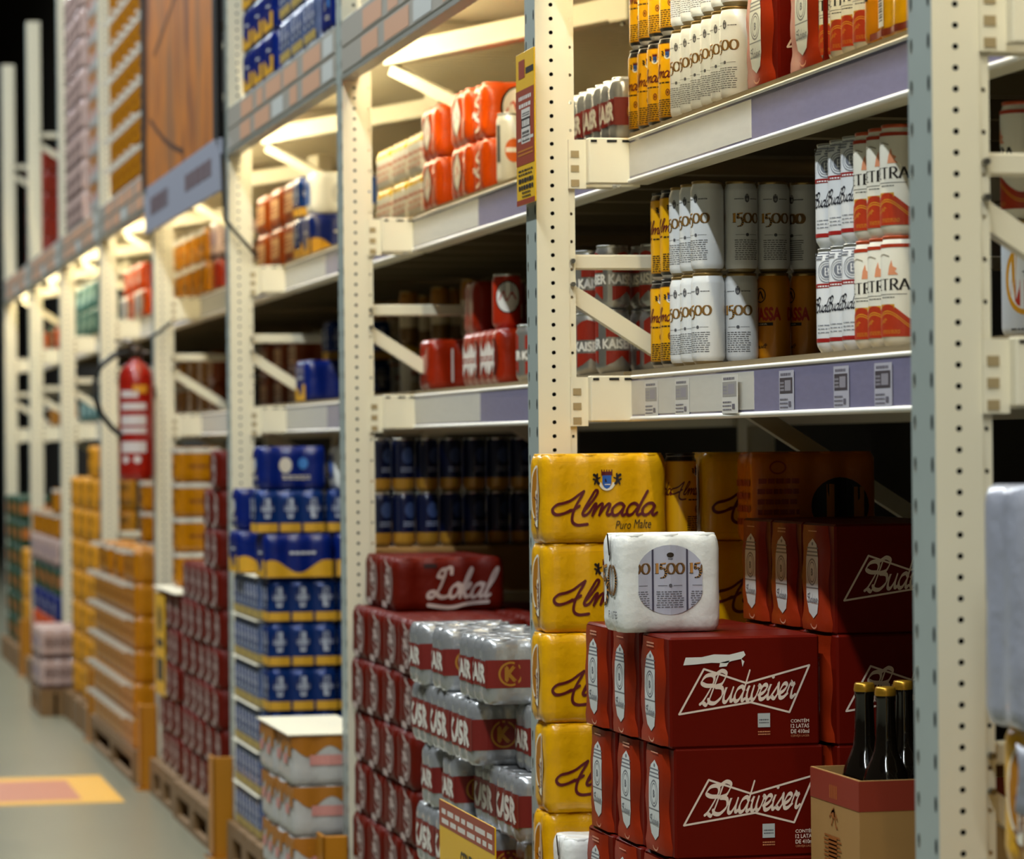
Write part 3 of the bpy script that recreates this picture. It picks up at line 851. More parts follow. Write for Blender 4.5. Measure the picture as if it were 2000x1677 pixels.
PACKS['bluewave'] = (3, 3, ST_R, .123, film('blue_film', (4,28,104)), wave(3, ST_R), wave(3, ST_R), [ink((206,206,210)), ink((212,158,30)), ink((60,120,190))])
def pf_bluecans(n):
    def f():
        d = Deco()
        for i in range(n):
            x = (-(n-1)/2+i)*2*ST_R
            d.rect(x-.029, x+.029, .006, .03, 1).disc(x, .075, .022, .024, 2, 18).rect(x-.008, x+.008, .045, .1, 0).words(x-.018, x+.018, .066, .08, 2, 0, i+3)
        return d
    return f
PACKS['bluecans'] = (3, 2, ST_R, .123, film('blue_clear_film', (14,48,112), .18, .3), pf_bluecans(3), pf_bluecans(2), [ink((190,196,210)), ink((214,160,40)), ink((8,28,84))])
PACKS['palecans'] = (3, 2, ST_R, .123, film('pale_blue_film', (104,118,156), .2, .3), pf_bluecans(3), pf_bluecans(2), [ink((214,216,224)), ink((176,150,80)), ink((44,64,120))])
def pf_orange():
    d = Deco(); d.disc(-.02, .065, .040, .048, 1, 28).disc(-.018, .065, .036, .044, 0, 28).stroke([(-.045,.056),(-.03,.078),(-.02,.056),(-.008,.076),(.006,.06)], .006, 2, 50, .6); d.rect(.052, .066, .012, .058, 0); return d
def ps_orange():
    d = Deco(); d.stroke([(-.018,.018),(.012,.034),(-.02,.05),(.012,.066),(-.018,.082),(.012,.1)], .009, 0, 50, .6); d.rect(-.06, -.02, .05, .062, 0); return d
PACKS['orange12'] = (3, 2, ST_R, .123, film('red_orange_film', (198,70,0)), pf_orange, ps_orange, [ink((232,222,208)), ink((24,16,12)), ink((196,70,40))])
def pf_teeth():
    d = Deco(); W = .092
    d.rect(-W, .07, .046, .076, 0)
    for i in range(4): d.poly([(-W+i*.042,.074),(-W+.042+i*.042,.074),(-W+.021+i*.042,.098)], 0); d.poly([(-W+i*.042,.048),(-W+.021+i*.042,.022),(-W+.042+i*.042,.048)], 0)
    d.ring(.066, .061, .026, .042, .006, 1, 20, -PI/2, PI/2)
    d.words(-W, .06, .054, .068, 2, 2, 4, .6); return d
PACKS['redteeth'] = (3, 2, ST_R, .123, film('deep_red_film', (142,32,3)), pf_teeth, lambda: Deco().rect(-.008,-.003,.02,.1,0).rect(.02,.028,.02,.1,2), [ink((214,206,198)), ink((26,16,12)), ink((150,60,40))])
PACKS['brown12'] = (3, 2, ST_R, .123, film('brown_gold_film', (150,66,12)), lambda: Deco().rect(-.08,.08,.034,.09,0).words(-.07,.07,.045,.08,3,1,2), lambda: Deco().rect(-.055,.055,.034,.09,0).words(-.05,.05,.045,.08,3,1,2), [ink((222,180,130)), ink((150,60,20))])
def pf_sun():
    d = Deco(); d.words(-.05, .05, .05, .075, 1, 1, 8, .5); d.rect(-.095, .095, .104, .121, 0); return d
PACKS['yellow12'] = (3, 2, ST_R, .123, film('golden_film', (176,112,0)), pf_sun, pf_sun, [ink((204,200,188)), ink((120,66,10))])
PACKS['teal12'] = (3, 2, ST_R, .14, film('teal_film', (60,108,108)), lambda: Deco().rect(-.08,.08,.04,.1,0), lambda: Deco().rect(-.05,.05,.04,.1,0), [ink((170,200,196)), ink((40,70,60))])
PACKS['green12'] = (3, 2, ST_R, .14, film('dark_green_film', (24,66,46)), lambda: Deco().rect(-.08,.08,.04,.1,0), lambda: Deco().rect(-.05,.05,.04,.1,0), [ink((190,110,40)), ink((190,110,40))])
PACKS['amberwin'] = (4, 2, SL_R, .157, film('amber_film', (200,104,10)), lambda: Deco().disc(.045,.062,.052,.05,1,28).rect(.02,.034,.018,.10,0).rect(.07,.088,.018,.095,0).words(-.105,-.03,.03,.12,5,2,3,.5).ring(-.068,.13,.016,.012,.003,2,16), lambda: Deco().words(-.04,.04,.03,.12,4,2,3), [ink((190,120,20)), ink((22,14,8)), ink((150,50,16))])
PACKS['whitegold'] = (3, 2, ST_R, .123, film('white_gold_film', (186,184,180)), lambda: Deco().strip(-.096,.096,lambda a: .084+.014*math.cos(a*60), lambda a: .121, 24, 0).rect(-.05,.03,.05,.075,1), lambda: Deco().strip(-.062,.062,lambda a: .084+.014*math.cos(a*60), lambda a: .121, 18, 0).rect(-.03,.03,.05,.075,1), [ink((168,104,16)), ink((206,140,130))])
PACKS['pink12'] = (3, 3, ST_R, .14, film('pale_pink_film', (186,160,152)), lambda: Deco().rect(-.09,.09,.0,.02,0).words(-.08,.08,.05,.1,4,0,4), lambda: Deco().rect(-.09,.09,.0,.02,0).words(-.08,.08,.05,.1,4,1,4), [ink((70,46,44)), ink((120,110,150))])

# ---- red cartons of twelve cans
CW, CL, CH = .250, .168, .1735
CRED = mat('carton_red', (98,13,2), 0.38, bump=.05, bscale=30, spec=.16)
CORG = mat('carton_end_panel', (140,38,8), 0.42, spec=.2, bump=.12, bscale=25)
def make_carton(label, variant):
    t = thing('beer_carton', label, 'carton', (0,0,0), 0, 'red beer cartons')
    R = random.Random(variant*17+3)
    b = MB(); b.bbox(0.006, CW, 0, CL, 0, CH, .0035); b.build('carton_body', CRED, t)
    # end panel on the aisle side with torn wavy edges, slightly proud and bulging
    b = MB(); n = 12; vs = []; fs = []
    for i in range(n+1):
        z = .003+(CH-.006)*i/n; bul = .0025*math.sin(PI*i/n)
        w0 = .056+.006*math.sin(i*.9+variant)+(.010 if i < 2 else 0)
        w1 = .064+.005*math.sin(i*1.3+variant*2)+(.012 if i < 2 else 0)
        vs += [(0.006, CL/2-w0, z), (-.002-bul, CL/2-w0*.8, z), (-.002-bul*1.2, CL/2+w1*.8, z), (0.006, CL/2+w1, z)]
    for i in range(n):
        for k in range(3): a = i*4+k; fs.append((a, a+4, a+5, a+1))
    b.add(vs, fs, 0, True); b.build('end_panel', CORG, t)
    d = Deco(); q = .004*math.sin(variant*2.1)
    cap = lambda x0, y0, y1, w: [(x0-w, y0+w), (x0-w*.7, y0+.3*w), (x0, y0), (x0+w*.7, y0+.3*w), (x0+w, y0+w), (x0+w, y1-w), (x0+w*.7, y1-.3*w), (x0, y1), (x0-w*.7, y1-.3*w), (x0-w, y1-w)]
    d.poly(cap(q, .022, CH-.024, .031), 0)
    for z in (.133, .127, .121): d.rect(q-.029, q+.029, z, z+.0026, 1)
    d.ring(q, .096, .024, .022, .003, 1, 20).ring(q, .096, .016, .017, .0022, 1, 18); d.fit(bold('B', .05), q-.006, q+.006, .090, .102, 1)
    d.rect(q-.031, q+.031, .070, .0718, 1).disc(q, .141, .005, .003, 1, 8); d.fit(BUD, q-.028, q+.028, .046, .063, 1)
    d.words(q-.022, q+.022, CH-.018, CH-.008, 2, 2, 3, .5) if variant % 2 else d.rect(q-.022, q+.022, CH-.013, CH-.0115, 2)
    d.ring(q+.002, .013, .016, .008, .0026, 2, 12, PI, 2*PI)
    def ef(s, z, m):
        u = max(0, min(1, (z-.003)/(CH-.006))); return (-.0026-.0029*math.sin(PI*u)-.0003*m, CL/2-s, z)
    # bend with the panel
    e2 = Deco()
    for pts, m in d.p:
        for k in range(14):
            z0, z1 = CH*k/14, CH*(k+1)/14
            c = Deco(); c.p = [(pts, m)]; c.clip([(-9, z0), (9, z0), (9, z1), (-9, z1)]); e2.p += c.p
    e2.build('can_picture', [ink((206,208,204)), ink((110,112,118)), ink((214,150,120))], t, ef)
    d = Deco(); c = Deco(); bowtie(c, .215); d.put(c, .128, .088)
    d.fit(bold('CONTÉM', .02), .202, .232, .036, .0425, 0); d.fit(bold('12 LATAS', .02), .202, .232, .0275, .034, 0); d.fit(bold('DE 410ml', .02), .202, .232, .019, .0255, 0)
    d.fit(font('CERVEJA LAGER'), .202, .232, .0125, .017, 1)
    d.rect(.148, .168, .030, .052, 2); d.words(.15, .166, .036, .045, 2, 3, 3); d.words(.148, .168, .018, .026, 2, 1, 3)
    d.build('front_print', [ink((236,214,196)), ink((200,130,90)), ink((186,188,186)), ink((90,90,96))], t, lambda s, z, m: (s, -.0006-.0002*m, z))
    return t
_cart = {}
def carton(x, y, z, label, variant=0, rz=0.0):
    v = variant % 4
    if v not in _cart:
        t = make_carton(label, v); t.location = (x, y, z); t.rotation_euler = (0,0,rz); _cart[v] = t; return t
    return dup(_cart[v], (x, y, z), rz, label)
# ---------------------------------------------------------------- goods of the nearest bay
DK = 0.010                      # deck sheet above the beam edge
ZU, ZM = Z2+DK, Z1+DK
XC = 1.507                      # line of the foremost goods on the shelves
def yx(px, X, py=620): return at(px, py, 0, X).y        # how far along the aisle a thing on the line X stands
def row_cans(kind, pxs, z, lab, group, yaw=0.0, jit=0.25, X=XC, R=SL_R):
    n = len(pxs)
    for i, p in enumerate(sorted(pxs, reverse=True)):
        y = yx(p, X)+R*.3
        can(kind, X+R, y, z, yaw+random.uniform(-jit, jit), lab.replace('#', ORD[i]), group)
# upper shelf, nearest bay
A_T = -math.radians(52)
row_cans('malt', [1235,1253,1272,1294], ZU, 'yellow can with black rims, # from the camera, lower row, upper shelf', 'yellow cans on the upper shelf', -1.05)
row_cans('malt', [1238,1255,1275,1297], ZU+.1562, 'yellow can with black rims, # from the camera, upper row, upper shelf', 'yellow cans on the upper shelf', -1.05)
row_cans('white', [1317,1336,1356,1376,1396,1415], ZU, 'white can with gold numerals, # from the camera, lower row, upper shelf', 'white cans on the upper shelf', -1.0, .08)
row_cans('white', [1319,1338,1358,1378,1398,1417], ZU+.1562, 'white can with gold numerals, # from the camera, upper row, upper shelf', 'white cans on the upper shelf', -1.0, .08)
for i, p in enumerate((1553, 1463)):
    y = yx(p, XC)-CL+.012*(i == 0)
    carton(XC-.004, y, ZU, 'red carton with a can picture, %s, upper shelf' % ['right of the other red one', 'beside the white cans'][i], i+1)
row_cans('petra', [1610,1632,1654,1677], ZU, 'ivory can with a copper swoosh, # from the camera on the upper shelf', 'ivory cans on the upper shelf', .5, .1)
row_cans('amber', [1701], ZU, 'plain amber can just right of the ivory cans on the upper shelf', None, 2.6, .1)
y = yx(1716, XC)
d = Deco().rect(-.052,-.022,.022,.082,0)
for i in range(12): d.rect(-.049,-.026,.03+i*.004,.03+i*.004+.0022*(1+i % 2*.4),1)
d.rect(-.09,.09,.008,.018,2)
PACKS['yellowbar'] = (3, 2, SL_R, .157, film('yellow_film', (226,166,8)), None, lambda: d, [ink((226,226,220)), ink((40,36,40)), ink((120,40,14))])
pack('yellowbar', XC, y-.114, ZU, 'yellow shrink pack with a barcode behind the nearest upright, upper shelf')
# middle shelf, nearest bay
for lv, z, w_ in ((0, ZM, 'lower'), (1, ZM+.1562, 'upper')):
    row_cans('malt', [1274,1293] if lv == 0 else [1276,1294], z, 'yellow can, # from the camera, %s row, middle shelf' % w_, 'yellow cans on the middle shelf', -.9)
    row_cans('white', [1312,1332,1354], z, 'white can with gold numerals, # from the camera at the front, %s row, middle shelf' % w_, 'white cans on the middle shelf', -1.0, .08)
    row_cans('budw', [1600,1625,1650], z, 'white can with red bands, # from the camera, %s row, middle shelf' % w_, 'white and red cans on the middle shelf', -.75, .05)
    row_cans('petra', [1675,1701,1727], z, 'ivory can with copper swoosh, # from the camera, %s row, middle shelf' % w_, 'ivory cans on the middle shelf', .55, .08)
yb = yx(1354, XC)+SL_R*.3
for i in range(2): can('white', XC+SL_R+.0585, yb-.002+i*.059, ZM, -.5 if i == 0 else .6, 'white can beside the amber cans, %s in the lower row' % ['front one', 'half hidden one behind'][i], 'white cans on the middle shelf')
for i in range(3): can('white', XC+SL_R+.0585*(i+1), yb-.004+i*.004, ZM+.1562, (.1, -.15, 1.9)[i], 'white can in the shade of the upper row, %s from the left' % ORD[i+1], 'white cans on the middle shelf')
for i in range(2): can('amber', XC+SL_R+.0585*(i+2)-.002, yb-.004, ZM, (-.35, -.62)[i]+.75, 'amber can with red lettering, %s one on the middle shelf' % ['left', 'right'][i], 'amber cans on the middle shelf')
# goods seen past the nearest upright at the right edge
can('petra', XC+.085, 4.13, ZM+.1562, -.35, 'ivory can right of the nearest upright, upper one of two on the middle shelf')
def dk_ring():
    e = Deco(); e.disc(0,.078,.0275,.046,0,32).disc(0,.078,.0225,.039,1,32).poly([(-.0225,.078),(.0225,.078),(.019,.06),(.01,.045),(0,.039),(-.01,.045),(-.019,.06)], 2)
    e.fit(bold('TEL',.04), -.003,.017,.081,.089, 3); e.words(-.02,.02,.012,.016,1,3,2); return e
CANS['ringw'] = (SL_R, SL_H, mat('bluish_white_can', (206,212,218), .32, coat=.35), GOLDR, dk_ring, [ink((206,146,20)), ink((226,228,226)), ink((176,46,20)), ink((30,30,36))])
can('ringw', XC+.085, 4.13, ZM, -.3, 'white can with a gold oval emblem right of the nearest upright, middle shelf')
# floor level of the nearest bay: yellow packs against the second upright
WOOD = mat('pallet_wood', (124,92,52), 0.75, bump=.2, bscale=20, var=.25, vscale=10, stretch=(1,4,1))
def pallet(x0, x1, y0, y1, h, label):
    t = thing('wooden_pallet', label, 'pallet', (x0, y0, 0), 0, 'wooden pallets')
    W, D = x1-x0, y1-y0; m = h*.16
    b = MB(); n = max(3, int(D/.16))
    for i in range(n): q = D*i/n; b.box(0, W, q+.008, q+D/n-.008, h-m, h)
    b.build('deck_boards', WOOD, t)
    b = MB()
    for x in (0, W/2-.04, W-.08):
        b.box(x, x+.08, 0, D, h-2*m, h-m); b.box(x, x+.08, 0, D, 0, m)
        for y in (0, D/2-.06, D-.12): b.box(x, x+.08, y, y+.12, m, h-2*m)
    b.build('pallet_frame', WOOD, t); return t
XA, YA = 1.298, 5.700
pallet(1.28, 2.30, 5.695, 5.808, .126, 'wooden pallet under the yellow packs by the second upright')
for i in range(7):
    z = 1.074-.158*i
    lab = 'yellow shrink pack by the second upright, %s from the top, left stack' % ORD[i]
    pack('malt8', XA+.003*math.sin(i*2.3), YA+.004*math.sin(i*1.7)-.004, z, lab if i < 5 else 'yellow shrink pack low in the left stack below the picture', 'yellow shrink packs on the floor', .012*math.sin(i*1.9))
xb = at(1375, 960, 1, 5.69).x
for i in range(7):
    z = 1.074-.158*i
    pack('malt8', xb, YA-.006, z, ('shaded yellow shrink pack right of the left stack, %s from the top' % ORD[i]) if i < 2 else 'yellow shrink pack low in the shaded stack behind the red cartons', 'yellow shrink packs on the floor')
    if i < 2: can('malt', xb-.032, YA+.03, z, .55, 'loose yellow can between two yellow packs, %s' % ['top one', 'one below'][i])
    else: can('malt', xb-.032, YA+.03, z, .4, 'loose yellow can low between the yellow stacks')
xw = at(1478, 960, 1, 5.52).x
pallet(xw, xw+.30, 5.54, 5.69, .126, 'wooden pallet behind the red cartons')
for i in range(7):
    z = 1.074-.158*i
    if i == 0: pack('amberwin', xw, 5.545, z, 'amber pack with a wide window in the dark behind the red cartons')
    else: pack('malt8', xw+.03, 5.56, z, 'yellow shrink pack low behind the red cartons', 'yellow shrink packs on the floor')
# red cartons, three deep
pallet(1.30, 1.90, 4.99, 5.52, .125, 'wooden pallet under the red cartons'); 
o = pallet(1.30, 1.90, 4.99, 5.52, .1245, 'second wooden pallet on the one under the red cartons'); o.location.z = .1255
LV = ['top', 'second', 'third', 'lowest']
WH = ['front', 'middle', 'back']
zc = .25+.0005
for l in range(4):          # left column
    z = zc+CH*(3-l)
    for j in range(3):
        if l == 3: lab = 'red carton in the lowest layer of the left column'
        else: lab = 'red carton of the left column, %s layer, %s of three deep' % (LV[l], WH[j])
        o = carton(1.340+(.006 if l == 1 else 0)-.004*j, 5.025+j*.1715, z, lab, (l*3+j+1), .006*math.sin(l*3+j))
for l in range(5):          # right column, one layer higher
    z = zc+CH*(4-l)
    for j in range(3):
        if l == 0: lab = 'red carton of the right column, top layer, %s of three deep' % WH[j]
        elif j == 0 and l < 3: lab = 'red carton of the right column, front one in the %s layer' % ['', 'second', 'third'][l]
        else: lab = 'red carton hidden inside the right column'
        carton(1.605, 5.000+j*.1715 if l else 5.005+j*.1722, z, lab, l*2+j)
# torn white paper on the front of the top left carton
d = Deco().poly([(0,0),(.004,.012),(.03,.012),(.05,.016),(.075,.015),(.098,.020),(.101,.014),(.094,.008),(.078,.005),(.070,.002),(.045,.003),(.02,.001)], 0)
d.poly([(.06,.003),(.075,.006),(.07,-.003),(.058,-.004)], 0).poly([(.094,.008),(.099,.004),(.096,-.004)], 0)
MB_ = MB()
for q, m_ in d.p: MB_.add([(a, -.0012, c) for a, c in q]+[(a, -.0004, c) for a, c in q], [list(range(len(q)))]+[[i, (i+1) % len(q), len(q)+(i+1) % len(q), len(q)+i] for i in range(len(q))])
tag(MB_.build('torn_paper', mat('torn_paper', (226,222,214), .7), None, (1.340+.028, 5.025, zc+CH*3+.130)), 'torn strip of white paper on the front red carton', 'paper')
p = at(1208, 1238, 2, zc+CH*4)
pack('white6', p.x, p.y, zc+CH*4+.001, 'white six-pack with a round window on top of the red cartons')
pallet(1.29, 1.46, 5.56, 5.69, .094, 'small wooden pallet under the white packs beside the red cartons')
for i in range(3): pack('white6', 1.303, 5.566, .095+.1585*i, 'white pack half hidden left of the red cartons' if i == 2 else 'white pack below the half hidden one', None if i == 2 else 'hidden white packs')
# open carton with brown bottles
KRAFT = mat('kraft_board', (160,118,62), 0.7, var=.06, vscale=20)
c0 = at(1678, 1525, 1, 4.62); zt = c0.z; hc = .168
t = thing('bottle_carton', 'open brown cardboard carton holding dark bottles by the nearest upright', 'carton', (c0.x, 4.62, zt-hc))
Wc, Dc, th = .30, .235, .004
b = MB(); b.box(0, Wc, 0, th, 0, hc); b.box(0, Wc, Dc-th, Dc, 0, hc); b.box(0, th, th, Dc-th, 0, hc); b.box(Wc-th, Wc, th, Dc-th, 0, hc); b.box(th, Wc-th, th, Dc-th, 0, .006)
b.build('carton_walls', KRAFT, t)
e = .0006
b = MB(); b.box(-e, Wc+e, -e, .0005, hc-.045, hc-.001); b.box(-e, .0005, 0, Dc, hc-.045, hc-.001); b.build('printed_band', mat('band_red_brown', (134,40,16), .55), t)
d = Deco()
for i in range(11): d.rect(-.05+.002*math.sin(i*2), .03+.004*math.sin(i*3), .012+i*.006, .0145+i*.006, 0)
d.rect(-.028, .012, .010, .072, 0).disc(-.005, .108, .009, .008, 0, 12).stroke([(-.022,.102),(-.004,.112),(.014,.100)], .004, 0, 50, .8).stroke([(-.002,.116),(.006,.092),(.014,.088)], .004, 0, 50, .8).stroke([(-.006,.1),(-.014,.09)], .004, 0, 50, .8)
for i in range(5): d.rect(-.022+i*.008, -.018+i*.008, .130, .150, 1)
d.build('side_print', [ink((150,84,30)), ink((170,90,30))], t, lambda s, z, m: (-e-.0003, Dc/2-s, z))
GLASS = mat('dark_bottle_glass', (14,9,5), .08, coat=.3, spec=.6); CAPM = mat('gold_cap', (190,140,40), .3, .7)
def bottle(x, y, z, label):
    t = thing('beer_bottle', label, 'bottle', (x, y, z), 0, 'dark bottles in the brown carton')
    b = MB(); b.lathe([(.030,0),(.035,.005),(.0355,.02),(.0355,.148),(.0345,.162),(.030,.178),(.0225,.194),(.0175,.208),(.0155,.225),(.0138,.282),(.0150,.286),(.0150,.297),(.013,.299)], 28); b.build('bottle_glass', GLASS, t, fix=False)
    c = MB(); pr = []
    c.lathe([(.0158,.292),(.0162,.295),(.0152,.303),(.0135,.3055),(0,.306)], 21); c.build('bottle_cap', CAPM, t, fix=False)
    return t
zb = zt-hc+.0065
for i, (px, py, Y) in enumerate(((1688,1332,4.775),(1729,1340,4.690),(1764,1328,4.780))):
    q = at(px, py, 1, Y); lb = ['left', 'middle', 'right'][i]
    bt = bottle(q.x, Y, zb, 'dark beer bottle with a gold cap, %s one in the brown carton' % lb)
    s_ = (q.z-zb)/.306
    for ch in bt.children: ch.scale = (1, 1, s_)
hz = zt-hc
for i in range(2):
    o = MB(); o.bbox(0, .30, 0, .235, 0, hz/2-.0005, .004)
    tag(o.build('cardboard_box', KRAFT, None, (c0.x, 4.62, hz/2*i)), 'closed brown box below the open carton, under the picture', 'box', 'closed brown boxes')
# film-draped pack this side of the nearest upright
FILM = mat('loose_white_film', (160,163,176), .3, bump=.5, bscale=18, coat=.4)
q = at(1992, 1010, 1, 3.42)
pallet(q.x-.03, q.x+.33, 3.36, 3.60, .14, 'wooden pallet this side of the nearest upright')
n_ = int((q.z-.157-.14)/.158)
zq = .14
for i in range(6):
    if zq+.158 > q.z-.1: break
    pack('malt8', q.x+.02, 3.43, zq, 'yellow pack under the draped white film at the right edge', 'yellow packs at the right edge'); zq += .158
t = thing('film_wrapped_pack', 'white film-draped pack at the right edge in front of the nearest upright', 'can pack', (q.x, 3.42, zq))
hh = q.z+.035-zq
pack_body(4, 2, .031, hh, .1, 5, False).build('white_wrap', FILM, t, (.124, .064, 0), fix=False)
d = Deco().disc(-.078, hh*.45, .036, hh*.24, 0, 28); d.rect(-.066, -.056, hh*.3, hh*.6, 1)
d.build('wrap_window', [ink((34,20,8)), ink((170,90,14))], t, lambda s, z, m: (.124+s, -.0005-.0003*m, z))
b = MB(); vs = []; fs = []
for i in range(9):
    for j in range(7):
        u, v = i/8, j/6
        vs.append((-.012+.26*u, -.012-.008*math.sin(u*9+v*4), -.01-.10*v*(1-.3*math.sin(u*5+1))-.02*math.sin(u*14)))
for i in range(8):
    for j in range(6): a = i*7+j; fs.append((a, a+7, a+8, a+1))
b.add(vs, fs, 0, True); fl = b.build('film_flap', FILM, t, fix=False)
md = fl.modifiers.new('s', 'SOLIDIFY'); md.thickness = .0015
b = MB(); b.tube([(.03,-.016,-.08),(.035,-.02,-.2),(.02,-.018,-.3),(.028,-.02,-.42)], [.012,.009,.008,.005], 8); b.build('film_strand', FILM, t)

# price labels behind the clear rail of the nearest middle shelf
LBP = mat('label_paper', (176,174,186), .45)
def price_label(px, w, label, bright, curl=0.0):
    y = yx(px, XS-.002); zc_ = Z1-.044; h = .062
    t = thing('price_label', label, 'label', (XS-.0012-curl, y, zc_), RT0, 'price labels on the middle rail'); t.rotation_euler = (0, 0, -PI/2-curl*6)
    b = MB(); b.box(-w/2, w/2, -.0004, 0, -h/2, h/2); b.build('label_card', LBP if not bright else mat('label_paper_light', (206,202,194), .45), t)
    d = Deco().rect(-w*.45, w*.42, -.004, .020, 0); d.words(-w*.4, w*.3, .023, .028, 1, 1, 3, .8)
    d.rect(-w*.1, w*.3, .0, .016, 2).words(-w*.42, -w*.15, .0, .016, 3, 2, 5, .6)
    d.words(-w*.45, w*.1, -.026, -.008, 3, 1, 7, .4); d.rect(w*.15, w*.32, -.024, -.016, 1)
    d.build('label_print', [ink((62,54,62)) if not bright else ink((150,146,142)), ink((96,92,106)), ink((140,136,146))], t, lambda s, z, m: (s, -.0006-.0001*m, z))
RT0 = -PI/2
for px, w_, nm, br, cu in ((1270,.09,'leftmost pale price label on the middle rail, beside the bracket',1,0),(1330,.09,'pale price label second from the bracket on the middle rail',1,0),(1428,.10,'curling price label where the middle rail turns lavender',1,.004),(1534,.075,'dark price label under the amber cans on the middle rail',0,0),(1641,.07,'dark price label under the white and red cans',0,0),(1723,.075,'dark price label under the ivory cans, nearest to the upright',0,0)):
    price_label(px, w_, nm, br, cu)
# ---------------------------------------------------------------- second bay
RT = -PI/2                      # long side turned to the aisle; placed by its far corner
def aisle(key, px_far, X, z, label, group=None):
    return pack(key, X, yx(px_far, X), z, label, group, RT)
# upper shelf: silver and red packs seen past the second upright, then red packs and cream trays
for i, p in enumerate((1203, 1170, 1138)):
    pack('kais12', XC, yx(p, XC), ZU, 'silver and red pack left of the yellow cans, %s from the camera' % ORD[i], 'silver and red packs on the upper shelf')
can('whiteS', XC+.03, yx(972, XC), ZU, -.5, 'silver-white can with an orange oval beside the red packs, upper shelf')
for l in range(2):
    w_ = ['lower', 'upper'][l]; z = ZU+l*.1245
    pack('orange12', XC+.012, yx(937, XC), z, 'red pack nearest to the second upright, %s of two, upper shelf' % w_, 'red packs on the upper shelf')
    aisle('orange12', 881, XC, z, 'red pack with a white disc facing the aisle, %s layer, upper shelf' % w_, 'red packs on the upper shelf')
    aisle('orange12', 824, XC, z, 'red pack next to the cream trays, %s layer, upper shelf' % w_, 'red packs on the upper shelf')
    for j in range(3):
        PACKS.setdefault('cream', (3, 2, ST_R, .100, film('cream_film', None, .3, 0, [(0,(236,230,214)),(.052,(206,140,120)),(.060,(238,234,220)),(.078,(222,180,40))]), lambda: Deco().words(-.09,.09,.02,.05,2,0,6), lambda: Deco().words(-.05,.05,.02,.05,2,0,6), [ink((214,170,150))]))
        aisle('cream', 795-30*j, XC, ZU+l*.101, 'cream pack with a golden top edge, %s from the red packs, %s layer' % (ORD[j], w_), 'cream packs on the upper shelf')
# middle shelf: red and silver cans seen through the frame, then red packs
for l in range(2):
    w_ = ['lower', 'upper'][l]; z = ZM+l*.1222
    for i, p in enumerate((1150, 1192)):
        can('kaiser', XC+ST_R, yx(p-28, XC), z, (-.45, .1)[i]+l*.4, 'silver can with red panels behind the frame brace, %s one in the %s row' % (['left', 'middle'][i], w_), 'silver cans in the second bay')
    can('kaiser', XC+.105, yx(1178, XC), z, -.35+l*1.5, 'silver can with red panels next to the yellow cans, %s row' % w_, 'silver cans in the second bay')
    can('kaiser', XC+.105, yx(1160, XC), z, -.2+l*1.3, 'half hidden silver can behind the brace, %s row' % w_, 'silver cans in the second bay')
def pf_teeth6():
    d = Deco()
    for x in (-.1, .1):
        g = pf_teeth(); d.put(g, x*.98, 0)
    return d
PACKS['redteeth6'] = (6, 2, ST_R, .123, PACKS['redteeth'][4], pf_teeth6, None, PACKS['redteeth'][7])
aisle('redteeth6', 900, XC+.02, ZM, 'long red pack with a white toothed print on the middle shelf, second bay')
PACKS['redend'] = (2, 2, ST_R, .123, PACKS['redteeth'][4], lambda: Deco().rect(-.008,-.003,.02,.1,0).rect(.02,.028,.02,.1,2), None, PACKS['redteeth'][7])
pack('redend', XC+.008, yx(829, XC), ZM, 'plain dark red pack left of the toothed one, middle shelf')
pack('redend', XC+.05, yx(925, XC+.05), ZM+.1235, 'dark red pack standing on the toothed pack, middle shelf')
can('brah', XC+.06, yx(965, XC+.03), ZM+.1235, -.15, 'red can with a white disc standing on the toothed pack, middle shelf')
can('kaiser', XC+.05, yx(993, XC), ZM, .1, 'silver can right of the toothed pack by the second upright, middle shelf')
k = 0
for px, dx in ((745,.30),(775,.34),(800,.26),(833,.36),(862,.30),(893,.36),(922,.30),(945,.38)):
    q = at(px, 700, 0, XC+dx)
    for l in range(2):
        can('gold' if l == 0 else 'tan', XC+dx, q.y, ZM+l*.1562, .4+.3*k, 'golden can at the dark rear of the middle shelf, %s from left, %s' % (ORD[k], ['bottom', 'top'][l]), 'golden cans at the rear of the middle shelf')
    k += 1
# red stack with running script, four packs deep and six high
PACKS['lokal12'] = (4, 3, ST_R, .123)+PACKS['lokal12'][4:]
def ps_lokal1():
    d = Deco(); g = Deco().fit(LOK, 0, .098, 0, .075); d.put(g, .03, .014, 1, 1, 0, 0, PI/2-.25); d.rect(-.05, .012, .006, .02, 0); d.ring(.066,.065,.014,.04,.004,0,16); return d
def pf_lokal4():
    d = Deco(); d.fit(LOK, -.055, .118, .026, .104, 0); d.stroke([(-.05,.014),(.0,.008),(.04,.016),(.09,.020)], .010, 0, 50, .5).rect(-.06, -.03, .100, .109, 1); return d
PACKS['lokal12'] = PACKS['lokal12'][:5]+(pf_lokal4, ps_lokal1)+PACKS['lokal12'][7:]
XL, YL = 1.325, 7.105
pallet(1.30, 1.86, 7.07, 7.90, .126, 'wooden pallet under the red stack in the second bay')
for l in range(6):
    for j in range(4):
        pack('lokal12', XL+.004*math.sin(l*2+j), YL+j*.2005, .1265+.1232*(5-l), 'red pack with white script, second bay, %s layer, %s from the camera' % (['top', 'second', 'third', 'fourth', 'fifth', 'bottom'][l], ORD[j]), 'red packs stacked in the second bay')
        if l < 2 or j == 0: pack('lokal12', XL+.27, YL+j*.2005, .1265+.1232*(5-l), 'red pack behind the outer red stack of the second bay', 'inner red packs of the second bay')
for j in range(2): pack('lokal12', 1.362, 7.528+j*.2015, .1265+.1232*6, 'red pack with large white script on top of the red stack, %s one' % ['front', 'rear'][j], 'red packs stacked in the second bay')
